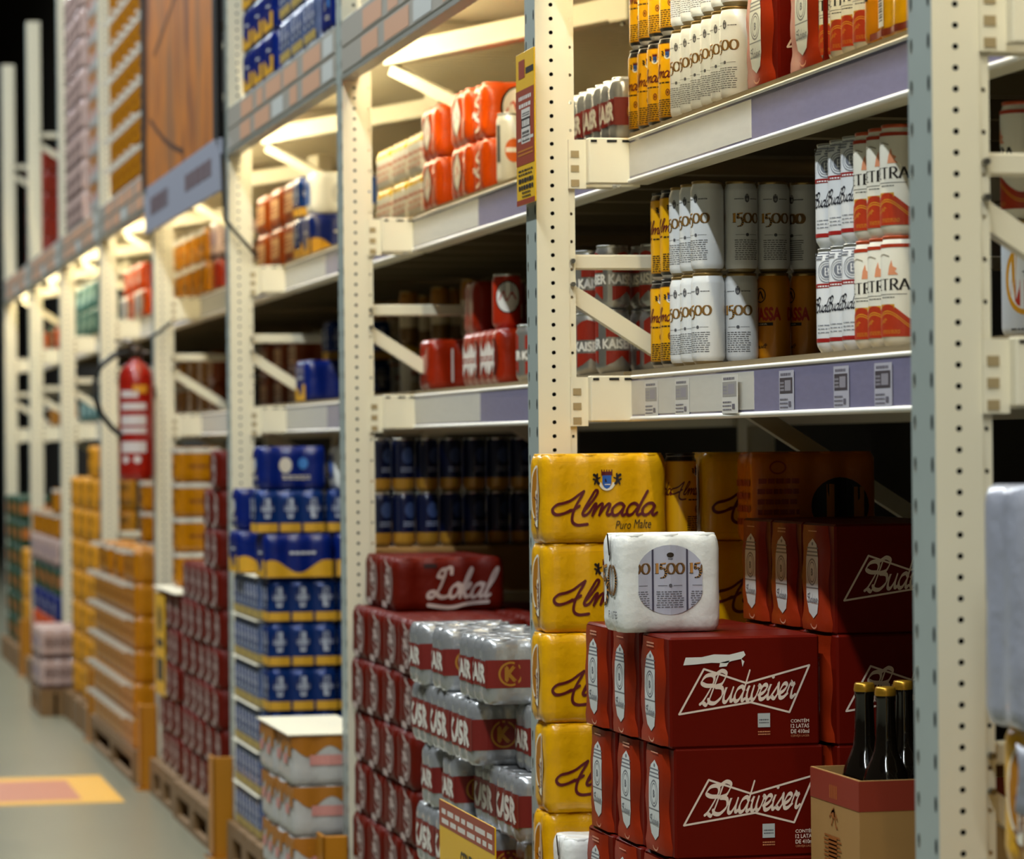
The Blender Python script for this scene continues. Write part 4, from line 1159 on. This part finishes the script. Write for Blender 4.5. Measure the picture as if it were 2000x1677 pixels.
# dark blue cans in the shade above it
CANS['navy'] = (SL_R, .133)+CANS['navy'][2:]
o = MB(); o.bbox(1.405, 2.02, 8.045, 8.15, 0, .998, .006); tag(o.build('cardboard_box', KRAFT), 'tall cardboard box hidden behind the red stack', 'box')
for l in range(2):
    for i in range(7):
        q = at(742+46*i, 1000, 1, 8.085)
        can('navy', q.x, 8.085, .999+.1335*l, .5+.25*math.sin(i*3+l), 'dark blue can above the red stack, %s from the left, %s row' % (ORD[i], ['lower', 'upper'][l]), 'dark blue cans in the second bay')
# silver packs heaped in front of the red stack
def pf_kaisR():
    d = Deco(); d.rect(-.098, .098, .028, .090, 0)
    d.fit(bold('KAISER', .06), -.085, .085, .034, .082, 2); return d
def ps_kaisR():
    d = Deco(); d.rect(-.062, .062, .030, .088, 0); d.ring(0, .059, .026, .026, .004, 1, 28); d.fit(bold('K', .07), -.013, .013, .043, .075, 1); return d
PACKS['kaisR'] = (3, 2, ST_R, .123, PACKS['kais12'][4], pf_kaisR, ps_kaisR, PACKS['kais12'][7])
zt = .887; XK = 1.255
pallet(1.25, 1.60, 6.05, 6.78, .1465, 'wooden pallet under the silver packs in the second bay')
for i, (p, X) in enumerate(((941, 1.265), (913, 1.262), (858, 1.255), (813, 1.245))):
    pack('kais12', X, yx(p, X), zt-.123, 'silver pack with a gold ring, %s from the camera, top layer' % ORD[i], 'silver packs in the second bay')
def krow(n, z, X, ys, lab):
    for i, y in enumerate(ys): pack('kaisR', X, y+.198, z, lab.replace('#', ORD[i]), 'silver packs in the second bay', RT)
krow(0, zt-.2462, XK+.004, (6.16, 6.375, 6.58), 'silver pack with white letters, # from the camera, second layer')
pack('kais12', 1.335, 5.995, zt-.2462, 'silver pack with a gold ring beside the yellow stack, second layer', 'silver packs in the second bay')
krow(0, zt-.3694, 1.30, (5.94, 6.145), 'silver pack with white letters, # from the camera, third layer')
pack('kais12', 1.268, 6.37, zt-.3694, 'silver pack with a gold ring, nearer of two in the third layer', 'silver packs in the second bay')
pack('kais12', 1.262, 6.56, zt-.3694, 'silver pack with a gold ring, farther of two in the third layer', 'silver packs in the second bay')
krow(0, zt-.4926, 1.262, (6.145, 6.35, 6.56), 'silver pack with white letters, # from the camera, fourth layer')
pack('kais12', 1.33, 5.985, zt-.4926, 'silver pack at the foot of the yellow stack, fourth layer', 'silver packs in the second bay')
for l in (5, 6): krow(0, zt-.1232*l-.0008, 1.262, (5.94, 6.15, 6.36, 6.57), 'silver pack low in the heap below the picture')
# price signs
SIGNY = mat('sign_yellow', (226,176,14), .45); SIGNR = mat('sign_red_brown', (150,56,22), .45)
def board(name, label, w, h, loc, rz, decos, mats, tilt=0.0, ry=0.0, th=.003):
    """flat sign board, lower left corner at loc, face towards -Y before turning"""
    t = thing(name, label, 'sign', loc, rz); t.rotation_euler = (tilt, ry, rz)
    b = MB(); b.bbox(0, w, 0, th, 0, h, .0008); b.build('board', mats[0], t)
    decos.build('sign_print', mats[1:], t, lambda s, z, m: (s, -.0004-.00015*m, z)); return t
BLK = ink((34,26,20)); PALE = ink((214,206,196))
q = at(858, 1559, 0, 1.205); q2 = at(966, 1628, 0, 1.205)
d = Deco(); W, H = q.y-q2.y, .40
d.rect(0, W, H-.048, H, 0)
for i, v in enumerate((.034, .016)): d.words(.02, W-.02, H-v-.008, H-v+.004, 1, 2, i+3, .8)
d.fit(bold('CERVEJA LAGER', .03), .20, .44, H-.110, H-.075, 1); d.rect(.22, .47, H-.22, H-.125, 1); d.words(.25, .44, H-.21, H-.135, 1, 3, 4, .9)
d.words(.02, .2, .06, .2, 4, 1, 4, .6)
board('price_sign', 'yellow and brown price sign hung before the silver packs', W, H, (1.205, q.y, q.z-H), RT, d, [SIGNY, SIGNR, BLK, PALE, SIGNY])
q = at(1010, 404, 0, 1.309); q2 = at(1045, 390, 0, 1.309); qt = at(1010, 108, 0, 1.309)
W, H = q.y-q2.y, qt.z-q.z
d = Deco(); S_ = lambda v: H*(1-v)     # v measured from the top, 0 to 1
d.rect(0, W, S_(.74), S_(.245), 0).rect(0, W, 0, S_(.965), 0)
d.rect(.16*W, .5*W, S_(.17), S_(.05), 0).rect(.55*W, W*.98, S_(.15), S_(.11), 1)
for v in (.285, .335): d.words(.15*W, .85*W, S_(v+.028), S_(v), 1, 2, int(v*100), .9)
d.rect(.3*W, .78*W, S_(.60), S_(.375), 2).rect(.3*W, .78*W, S_(.50), S_(.435), 1); d.words(.34*W, .74*W, S_(.425), S_(.395), 2, 3, 4, .6); d.words(.33*W, .75*W, S_(.49), S_(.445), 1, 2, 9, .9); d.words(.34*W, .74*W, S_(.59), S_(.515), 3, 3, 5, .7)
d.words(.1*W, W*.95, S_(.58), S_(.555), 1, 2, 8, .8)
for v in (.64, .665): d.rect(.1*W, .92*W, S_(v+.012), S_(v), 4)
for v, hh in ((.77,.012),(.795,.012),(.825,.03),(.872,.03)): d.words(.1*W, .92*W, S_(v+hh), S_(v), 1, 1, int(v*1000), .95)
for v in (.915, .94): d.words(.3*W, .8*W, S_(v+.012), S_(v), 1, 1, int(v*1000), .9)
board('price_sign', 'tall yellow and brown price sign on the front of the second upright', W, H, (1.309, q.y, q.z), RT, d, [SIGNY, SIGNR, BLK, PALE, BLK, ink((186,110,20))])

# ---------------------------------------------------------------- third bay
for l in range(2):
    w_ = ['lower', 'upper'][l]
    for j in range(3):
        aisle('brown12', 502+27*j, XC, ZU+l*.1235, 'brown pack on the third bay upper shelf, %s from left, %s layer' % (ORD[j], w_), 'brown packs in the third bay')
pack('bluewave', XC+.0, yx(606, XC), ZU, 'blue pack with an oval window on the third bay upper shelf')
PACKS['paleblue'] = (3, 2, ST_R, .123, film('white_film', (236,236,230), .3), lambda: Deco().rect(.04,.095,.03,.11,0).disc(-.02,.06,.02,.03,1,16), lambda: Deco().rect(-.03,.03,.03,.10,0), [ink((60,100,180)), ink((200,200,196))])
pack('paleblue', XC+.008, yx(606, XC), ZU+.1235, 'white and blue pack on the blue one, third bay upper shelf')
for l in range(2): pack('bluecans', XC-.004, yx(590, XC)+.02, ZU+l*.1235, 'shiny blue pack of cans beside the third upright, %s of two' % ['lower', 'upper'][l], 'blue can packs on the upper shelf')
for l in range(2):
    for j in range(3): aisle('brown12', 505+28*j, XC+.22, ZM+l*.1235, 'brown pack in the third bay middle shelf, %s from left, %s' % (ORD[j], ['bottom', 'top'][l]), 'brown packs in the third bay')
aisle('bluewave', 574, XC, ZM, 'blue and gold pack facing the aisle, third bay middle shelf')
pack('bluecans', XC+.1, yx(640, XC+.1), ZM+.0, 'blue pack of cans close to the third upright, lower one on the middle shelf', 'blue can packs on the middle shelf')
pack('bluecans', XC+.1, yx(640, XC+.1), ZM+.1235, 'blue pack of cans close to the third upright, upper one on the middle shelf', 'blue can packs on the middle shelf')
XB, YB = 1.318, 9.262
pallet(1.29, 1.75, 9.22, 9.98, .126, 'wooden pallet under the blue cans in the third bay')
for l in range(6):
    z = .1265+.1252*(5-l); n_ = ['top', 'second', 'third', 'fourth', 'fifth', 'bottom'][l]
    pack('bluecans', XB, YB, z, 'blue pack of cans at the near corner of the third bay stack, %s layer' % n_, 'blue packs stacked in the third bay')
    pack('bluecans', XB+.2, YB, z, 'blue pack of cans next to the third upright in the stack, %s layer' % n_, 'blue packs stacked in the third bay')
    for j in range(4): pack('palecans', XB-.01, YB+.136+j*.135, z, 'pale blue pack on the aisle side, %s layer, %s from the camera' % (n_, ORD[j]), 'pale blue packs in the third bay')
    b = MB(); b.box(XB-.016, XB+.19, YB+.134, YB+.68, z+.1234, z+.1249); tag(b.build('cardboard_sheet', mat('pale_card', (222,214,190), .8)), 'pale cardboard sheet on the %s layer of pale blue packs' % n_, 'cardboard', 'cardboard sheets between the packs')
zt = .1265+.1252*6
pack('bluewave', XB-.012, YB-.02, zt, 'blue pack with a golden wave above the stack, near one in the third bay', 'blue and gold packs in the third bay')
pack('bluewave', XB+.19, YB-.01, zt, 'blue pack with a golden wave behind the third upright', 'blue and gold packs in the third bay')
pack('bluewave', 1.285, 9.66, zt, 'blue pack with a golden wave jutting out on the left of the stack', 'blue and gold packs in the third bay')
pack('blue12', 1.296, 9.74, zt+.1235, 'small plain blue pack standing left of the shiny blue cans')
pack('bluecans', 1.292, 9.30, zt+.1235, 'shiny blue can pack in the middle of the heap, left one', 'shiny blue packs in the heap')
pack('bluecans', 1.494, 9.30, zt+.1235, 'shiny blue can pack in the middle of the heap, right one', 'shiny blue packs in the heap')
pack('blue12', 1.300, 9.31, zt+.247, 'blue pack with round print crowning the heap in the third bay')
pack('paleblue', 1.52, 9.31, zt+.247, 'white and blue pack right of the crowning blue pack')
pallet(1.19, 1.398, 8.035, 8.60, .172, 'wooden pallet under the white and gold packs')
for l in range(3):
    for j in range(4):
        pack('whitegold', 1.195+.004*math.sin(l+j*2), 8.04+j*.136, .1725+.1235*(2-l), 'white and gold pack, %s layer, %s from the camera' % (['top', 'middle', 'bottom'][l], ORD[j]), 'white and gold packs')
b = MB(); b.box(1.19, 1.40, 8.035, 8.59, .1725+.3705, .1725+.374); tag(b.build('cardboard_sheet', MATS['pale_card']), 'pale cardboard sheet lying on the white and gold packs', 'cardboard')

# ---------------------------------------------------------------- fourth bay
for j in range(4):
    for l in range(2):
        aisle('yellow12', 338+16*j, XC, ZU+l*.1235, 'golden pack on the fourth bay upper shelf, %s from left, %s layer' % (ORD[j], ['lower', 'upper'][l]), 'golden packs in the fourth bay')
pack('redend', XC+.02, yx(424, XC+.02), ZU, 'dark red pack right of the golden packs, fourth bay upper shelf')
pack('pink12', XC+.02, yx(424, XC+.02), ZU+.1235, 'pale pink pack on the dark red one, fourth bay upper shelf')
for j in range(4):
    for l in range(2): aisle('brown12' if j > 2 else 'yellow12', 342+20*j, XC+.15, ZM+l*.1235, 'amber pack in the fourth bay middle shelf, %s from left, %s layer' % (ORD[j], ['lower', 'upper'][l]), 'amber packs in the fourth bay')
XRD = 1.30
pallet(1.27, 1.62, 10.2, 11.25, .126, 'wooden pallet under the tall red stack in the fourth bay')
hts = [9, 8, 6, 6, 6]
for j, hn in enumerate(hts):
    for l in range(hn):
        pack('lokal12', XRD+.004*math.sin(l*2+j), 10.22+j*.2005, .1265+.1235*l, 'red pack, fourth bay stack, %s from the camera, %s from the pallet' % (ORD[j], ORD[l]), 'red packs stacked in the fourth bay')
pallet(1.28, 1.60, 11.29, 12.06, .126, 'wooden pallet under the low red stack in the fourth bay')
for j in range(3):
    for l in range(5):
        pack('lokal12', 1.302+.004*math.sin(l*2+j), 11.33+j*.2005, .1265+.1235*l, 'red pack of the low stack, %s from the camera, %s from the pallet' % (ORD[j], ORD[l]), 'red packs in the low stack')
b = MB(); b.bbox(1.29, 1.58, 11.31, 11.96, .7445, .753, .003); tag(b.build('cardboard_sheet', MATS['pale_card']), 'pale cardboard lid on the low red stack', 'cardboard')
for l in range(4): pack('yellow12', 1.345, 11.74, .7535+.1235*l, 'golden pack on the low red stack, %s from the top' % ORD[3-l], 'golden packs on the red stack')
d = Deco().rect(.01,.08,.02,.045,0).rect(.01,.09,.06,.075,0).disc(.05,.13,.025,.02,0,12)
q = at(289, 1340, 0, 1.298)
board('price_sign', 'small yellow price sign on the low red stack', .30, .36, (1.298, 12.00, q.z), RT, Deco().rect(.05,.25,.05,.13,0).rect(.05,.25,.17,.2,0).disc(.15,.27,.06,.05,0,12), [SIGNY, BLK])

# ---------------------------------------------------------------- fifth bay and beyond
for j in range(4): aisle('orange12' if j % 2 else 'paleblue', 234+13*j, XC, ZU, '%s pack on the fifth bay upper shelf, %s from the left' % (['white', 'orange'][j % 2], ORD[j]), 'packs on the fifth bay upper shelf')
for j in range(3): aisle('orange12', 240+13*j, XC+.01, ZU+.1235, 'orange pack of the upper layer, fifth bay upper shelf, %s from the left' % ORD[j], 'packs on the fifth bay upper shelf')
for j in range(4): aisle('brown12', 234+13*j, XC+.1, ZM, 'brown pack on the fifth bay middle shelf, %s from the left' % ORD[j], 'packs on the fifth bay middle shelf')
pallet(1.25, 1.66, 12.32, 14.12, .126, 'wooden pallet under the golden stack in the fifth bay')
for j in range(8):
    for l in range((6, 6, 5, 6, 5, 6, 6, 5)[j]):
        pack('yellow12', 1.258-.006*(l < 2), 12.36+j*.205+.198, .1265+.1235*l, 'golden pack facing the aisle, fifth bay, %s along, %s from the pallet' % (ORD[j], ORD[l]), 'golden packs in the fifth bay', RT)
for j in range(3):
    for l in range((9, 8, 8)[j]):
        pack('yellow12', 1.40, 12.36+j*.50, .1265+.1235*l, 'golden pack of the rear row, fifth bay, %s along, %s from the pallet' % (ORD[j], ORD[l]), 'golden packs in the fifth bay')
far = [(5, 'teal12', 'teal12', 'green12', 'yellowcrate'), (6, 'teal12', 'teal12', 'green12', 'mix'), (7, 'green12', 'yellow12', 'orange12', 'green12')]
NMC = {'teal12': 'teal', 'green12': 'dark green', 'yellow12': 'golden', 'orange12': 'orange', 'paleblue': 'white and blue', 'whitegold': 'white and gold', 'yellowcrate': 'yellow', 'pink12': 'pale pink', 'blue12': 'blue', 'brown12': 'brown'}
PACKS['yellowcrate'] = (3, 3, ST_R, .14, mat('crate_yellow', (206,140,10), .5), lambda: Deco().rect(-.08,.08,.02,.05,0).rect(-.06,.06,.09,.115,0), lambda: Deco().rect(-.08,.08,.02,.05,0).rect(-.06,.06,.09,.115,0), [ink((150,104,16))])
for b_, ku, km, kl, kf in far:
    for j in range(5 if b_ > 5 else 0):
        y = YK(b_)+.22+j*.36
        for l in range(2 if b_ < 7 else 1):
            pack(ku if (j+l) % 2 == 0 or b_ == 6 else 'orange12', XC, y+.2, ZU+l*.1405, '%s pack, upper shelf of the %s, %s from the camera, %s layer' % (NMC[ku if (j+l) % 2 == 0 or b_ == 6 else 'orange12'], BN[b_], ORD[j], ['lower', 'upper'][l]), 'packs on the far shelves', RT)
        pack(km, XC+.06, y+.2, ZM, '%s pack on the middle shelf of the %s, %s from the camera' % (NMC[km], BN[b_], ORD[j]), 'packs on the far shelves', RT)
    n = {5: 7, 6: 6, 7: 6}[b_]
    for j in range(3 if b_ == 5 else 4):
        y = YK(b_)+.14+j*.46
        pallet(1.26, 1.60, y-.04, y+.30, .126, 'wooden pallet in the %s, %s from the camera' % (BN[b_], ORD[j]))
        for l in range(4 if b_ == 7 and j == 0 else n+(1 if j == 0 else 0)):
            key = 'yellowcrate' if b_ == 7 and j == 0 else kf if kf != 'mix' else ['pink12', 'orange12', 'blue12', 'green12', 'pink12', 'yellow12', 'yellow12'][l]
            hh = PACKS[key][3]+.0015
            if l == 0: zz = .1265
            pack(key, 1.29, y, zz, '%s pack, %s floor, %s stack, %s from the pallet' % (NMC[key], BN[b_], ORD[j], ORD[l]), 'packs stacked in the far bays'); zz += hh
pallet(1.15, 1.36, YK(6)-.75, YK(6)-.10, .126, 'wooden pallet under the pink packs by the seventh upright')
for j in range(2):
    for l in range(2): pack('pink12', 1.15, YK(6)-.72+j*.30, .1265+.1415*l, 'pale pink pack by the seventh upright, %s one, %s layer' % (['near', 'far'][j], ['lower', 'upper'][l]), 'pink packs by the seventh upright')
# lower far shelf at knee height
# yellow corner guards before the uprights
GUARD = mat('guard_yellow', (184,118,4), .45, var=.1, vscale=6)
def guard(k, label):
    t = thing('corner_guard', label, 'guard', (1.255, YK(k)-.01, 0), 0, 'yellow corner guards')
    b = MB(); b.bbox(0, .062, 0, .012, 0.006, .31, .003); b.bbox(0, .010, 0, .10, 0.006, .31, .003); b.build('guard_angle', GUARD, t)
    b = MB(); b.box(-.015, .064, -.02, .11, 0, .006); b.build('foot_plate', GUARD, t)
    for y in (.03, .085):
        c = MB(); c.lathe([(.008,0),(.008,.006),(0,.008)], 6, (-.007, y, .006)); c.build('bolt', STEEL, t)
    return t
g0 = None
for k in (2, 3, 4, 5, 7):
    lab = 'yellow steel corner guard at the foot of the %s upright' % ORD[k]
    if g0 is None: g0 = guard(k, lab)
    else: dup(g0, (1.255, YK(k)-.01, 0), 0, lab)
# floor marking
x0, x1 = -.2, 1.16; y0, y1 = 11.76, 12.74
b = MB(); b.box(x0, x1, y0, y1, 0.0, .0015, 0); o = b.build('floor_marking', mat('marking_yellow', (222,164,40), .5)); tag(o, 'yellow painted floor rectangle with a faded red field in the aisle', 'floor marking')
b = MB(); b.box(x0+.14, x1-.14, y0+.12, y1-.16, .0015, .0022, 0); b.build('red_field', mat('marking_red', (186,112,78), .5), o)
# fire extinguisher on the fifth upright
RED = mat('extinguisher_red', (150,22,8), .3, coat=.4); RUB = mat('black_rubber', (30,30,26), .6)
ex, ey = 1.25, YK(4)-.02
t = thing('fire_extinguisher', 'red fire extinguisher with white labels hung before the fifth upright', 'fire extinguisher', (ex, ey, 1.13))
b = MB(); b.lathe([(.055,0),(.063,.012),(.064,.03),(.064,.36),(.058,.395),(.04,.42),(.022,.432),(.02,.445),(0,.445)], 28); b.build('cylinder', RED, t, fix=False)
b = MB(); b.lathe([(.018,.44),(.026,.45),(.026,.475),(.015,.49),(0,.49)], 16); b.bar((0,0,.482),(-.07,-.02,.475),.018,.012); b.bar((0,0,.495),(-.075,-.02,.505),.018,.008); b.tube([(.0,.0,.462),(.045,-.01,.462)], .009); b.build('valve', mat('valve_metal', (60,46,36), .4, .5), t)
b = MB(); b.tube([(-.03,-.01,.465),(-.08,-.02,.455),(-.125,-.02,.42),(-.15,-.02,.36),(-.15,-.02,.30),(-.13,-.02,.24),(-.09,-.02,.19),(-.055,-.03,.16)], .011, 10); b.build('hose', RUB, t)
d = Deco()
for z0, z1, c in ((.30,.325,0),(.255,.28,0),(.20,.235,0),(.17,.19,0),(.10,.14,0)): d.rect(-.05, .05 if z0 != .30 else .02, z0, z1, c)
d.rect(.0, .055, .315, .345, 1); d.disc(-.03,.075,.014,.014,0,12).disc(.015,.075,.014,.014,0,12)
d.build('label', [ink((206,198,196)), ink((206,140,30))], t, lambda s, z, m: (.0645*math.sin(s/.0645-.3), -.0645*math.cos(s/.0645-.3), z), .012)
b = MB(); b.bbox(.052, .072, -.008, .012, .30, .34, .002); b.build('wall_bracket', STEEL, t)
b = MB(); P_ = [at(434, 300, 1, 10.0), at(437, 380, 1, 10.0), at(440, 430, 1, 9.99), at(470, 465, 1, 9.98), at(498, 497, 1, 10.02)]
b.tube(P_, .006, 8); tag(b.build('dangling_cable', RUB), 'thin grey cable dangling across the fourth upright', 'cable')
b = MB(); P_ = [at(290, 662, 1, 12.09), at(312, 648, 1, 12.09), at(334, 630, 1, 12.11)]
b.tube(P_, .007, 8); tag(b.build('short_cable', RUB), 'short dark cable across the fifth upright above the extinguisher', 'cable')

# ---------------------------------------------------------------- stock on the top deck and the hanging sign
ZT = ZD+.0225
UN = {2: 'third bay', 4: 'fifth bay', 5: 'sixth bay', 6: 'seventh bay', 7: 'eighth bay'}
def top(b_, key, x, ys, n, nm, rot=True):
    zz = ZT; h = PACKS[key][3]+.001
    for l in range(n):
        for j, y in enumerate(ys):
            lab = '%s pack, top deck of the %s, %s along, %s layer' % (nm, UN[b_], ORD[j], ORD[l])
            if rot: pack(key, x, y+PACKS[key][0]*2*PACKS[key][2], zz, lab, 'packs on the top deck', RT)
            else: pack(key, x, y, zz, lab, 'packs on the top deck')
        zz += h
top(2, 'bluewave', 1.345, [9.26, 9.48, 9.70], 4, 'blue and gold')
top(2, 'palecans', 1.345, [8.50, 8.72, 8.94], 4, 'pale blue')
top(2, 'blue12', 1.35, [8.03, 8.25], 4, 'blue')
top(4, 'yellow12', 1.345, [12.25+.23*i for i in range(8)], 8, 'golden')
top(5, 'pink12', 1.345, [15.4+.24*i for i in range(4)], 8, 'pale pink')
top(5, 'whitegold', 1.35, [14.40, 14.62, 14.84], 9, 'white and gold')
top(6, 'redend', 1.42, [16.6+.5*i for i in range(3)], 3, 'dark red')
top(7, 'redend', 1.42, [18.7+.4*i for i in range(4)], 5, 'dark red')
# hanging sign before the fourth bay
yA, yB = 10.10, 12.23; xs = 1.300
t = thing('hanging_sign', 'large rust and amber picture board with a pale caption strip before the fourth bay', 'sign', (xs, yB, 2.03))
Ws = yB-yA
def sign_mat():
    m = bpy.data.materials.new('rust_amber_picture'); m.use_nodes = True; nt = m.node_tree; bs = nt.nodes['Principled BSDF']; bs.inputs['Roughness'].default_value = .5
    tc = nt.nodes.new('ShaderNodeTexCoord'); mp = nt.nodes.new('ShaderNodeMapping'); mp.inputs['Scale'].default_value = (1, 2.4, .9)
    n = nt.nodes.new('ShaderNodeTexNoise'); n.inputs['Scale'].default_value = 1.7; n.inputs['Detail'].default_value = 4
    cr = nt.nodes.new('ShaderNodeValToRGB'); e = cr.color_ramp.elements
    e[0].position = .36; e[0].color = rgb((112,66,40)); e[1].position = .5; e[1].color = rgb((196,116,28)); q = e.new(.62); q.color = rgb((150,98,52))
    nt.links.new(tc.outputs['Object'], mp.inputs[0]); nt.links.new(mp.outputs[0], n.inputs['Vector']); nt.links.new(n.outputs['Fac'], cr.inputs[0]); nt.links.new(cr.outputs[0], bs.inputs['Base Color'])
    return m
b = MB(); b.box(.0, .012, -Ws, 0, .165, 1.6); b.build('picture_panel', sign_mat(), t)
b = MB(); b.box(-.002, .012, -Ws, 0, 0, .165); b.build('caption_strip', mat('caption_grey_lavender', (150,154,170), .5), t)
d = Deco(); d.words(.2, .75, .055, .125, 1, 0, 3, .9).words(1.25, 1.95, .06, .12, 1, 0, 5, .9)
d.build('caption', [ink((112,92,96))], t, lambda s, z, m: (-.003, -s, z))
for y in (-Ws, -.05):
    b = MB(); b.box(-.012, .014, y, y+.05, .16, 1.6); b.build('side_frame', mat('dark_frame', (40,38,36), .5), t)
d = Deco().stroke([(.35,.62),(1.0,.74),(1.45,.86)], .02, 0, 50, .8).stroke([(.2,.40),(.7,.28),(1.2,.2)], .02, 0, 50, .8)
d.build('picture_lines', [ink((96,64,44))], t, lambda s, z, m: (-.0012, -s, z))
# ---------------------------------------------------------------- packs beyond the 290 that show largest become one object
import numpy as np
bpy.context.view_layer.update()
GS = 5                                   # grid step in pixels of the photograph
GW, GH = 2000//GS, 1677//GS
grid = np.full((GH, GW), -1, np.int32)
boxes = []
def hull(p):
    p = sorted(set(p)); lo = []; up = []
    for q in p:
        while len(lo) > 1 and (lo[-1][0]-lo[-2][0])*(q[1]-lo[-2][1])-(lo[-1][1]-lo[-2][1])*(q[0]-lo[-2][0]) <= 0: lo.pop()
        lo.append(q)
    for q in reversed(p):
        while len(up) > 1 and (up[-1][0]-up[-2][0])*(q[1]-up[-2][1])-(up[-1][1]-up[-2][1])*(q[0]-up[-2][0]) <= 0: up.pop()
        up.append(q)
    return lo[:-1]+up[:-1]
def root_of(o):
    while o.parent: o = o.parent
    return o
pid = {o.name: i for i, o in enumerate(PLIST)}
BIG = {'wrapped_cans', 'front_post', 'carton_body', 'can_body', 'carton_walls', 'cylinder', 'picture_panel', 'caption_strip', 'white_wrap', 'front_beam', 'beam', 'end_bracket', 'cardboard_sheet', 'guard_angle', 'diffuser', 'board'}
for o in COL.objects:
    if o.type != 'MESH' or o.name.split('.')[0] not in BIG: continue
    P = []; zs = []
    for c in o.bound_box:
        d = o.matrix_world @ Vector(c)-CAM; z = d.dot(FWD)
        if z < .5: P = None; break
        P.append(((CX+F*d.dot(RGT)/z)/GS, (CY-F*d.dot(UP)/z)/GS)); zs.append(z)
    if not P: continue
    boxes.append((sum(zs)/8, hull(P), pid.get(root_of(o).name, 100000)))
boxes.sort(key=lambda b: -b[0])
for z, h, i in boxes:
    xs = [p[0] for p in h]; ys = [p[1] for p in h]
    x0, x1, y0, y1 = max(0, int(min(xs))), min(GW, int(max(xs))+2), max(0, int(min(ys))), min(GH, int(max(ys))+2)
    if x0 >= x1 or y0 >= y1: continue
    gy, gx = np.mgrid[y0:y1, x0:x1]; ok = np.ones(gx.shape, bool)
    for k in range(len(h)):
        a, b = h[k], h[(k+1) % len(h)]
        ok &= (b[0]-a[0])*(gy-a[1])-(b[1]-a[1])*(gx-a[0]) >= 0
    grid[y0:y1, x0:x1][ok] = i
cnt = np.bincount(grid[(grid >= 0) & (grid < 100000)].ravel(), minlength=len(PLIST))
rank = sorted(range(len(PLIST)), key=lambda i: -cnt[i])
keep = set(rank[:290])
V = []; FC = []; MI = []; SMO = []; mats_ = []; off = 0
rest = [o for i, o in enumerate(PLIST) if i not in keep]
for o in rest:
    for ch in o.children:
        if ch.name.split('.')[0] != 'wrapped_cans' and not cnt[pid[o.name]]: continue
        me = ch.data; mw = ch.matrix_world
        mm = []
        for m in me.materials:
            if m not in mats_: mats_.append(m)
            mm.append(mats_.index(m))
        V += [tuple(mw @ v.co) for v in me.vertices]
        for p in me.polygons: FC.append([i+off for i in p.vertices]); MI.append(mm[p.material_index]); SMO.append(p.use_smooth)
        off += len(me.vertices)
for o in rest:
    for ch in list(o.children): bpy.data.objects.remove(ch)
    bpy.data.objects.remove(o)
if V:
    me = bpy.data.meshes.new('can_packs'); me.from_pydata(V, [], FC)
    for m in mats_: me.materials.append(m)
    me.polygons.foreach_set('material_index', MI); me.polygons.foreach_set('use_smooth', SMO); me.update()
    o = bpy.data.objects.new('can_packs', me); COL.objects.link(o)
    tag(o, 'smaller and half hidden shrink-wrapped packs filling the far stacks', 'can packs', None, 'stuff')
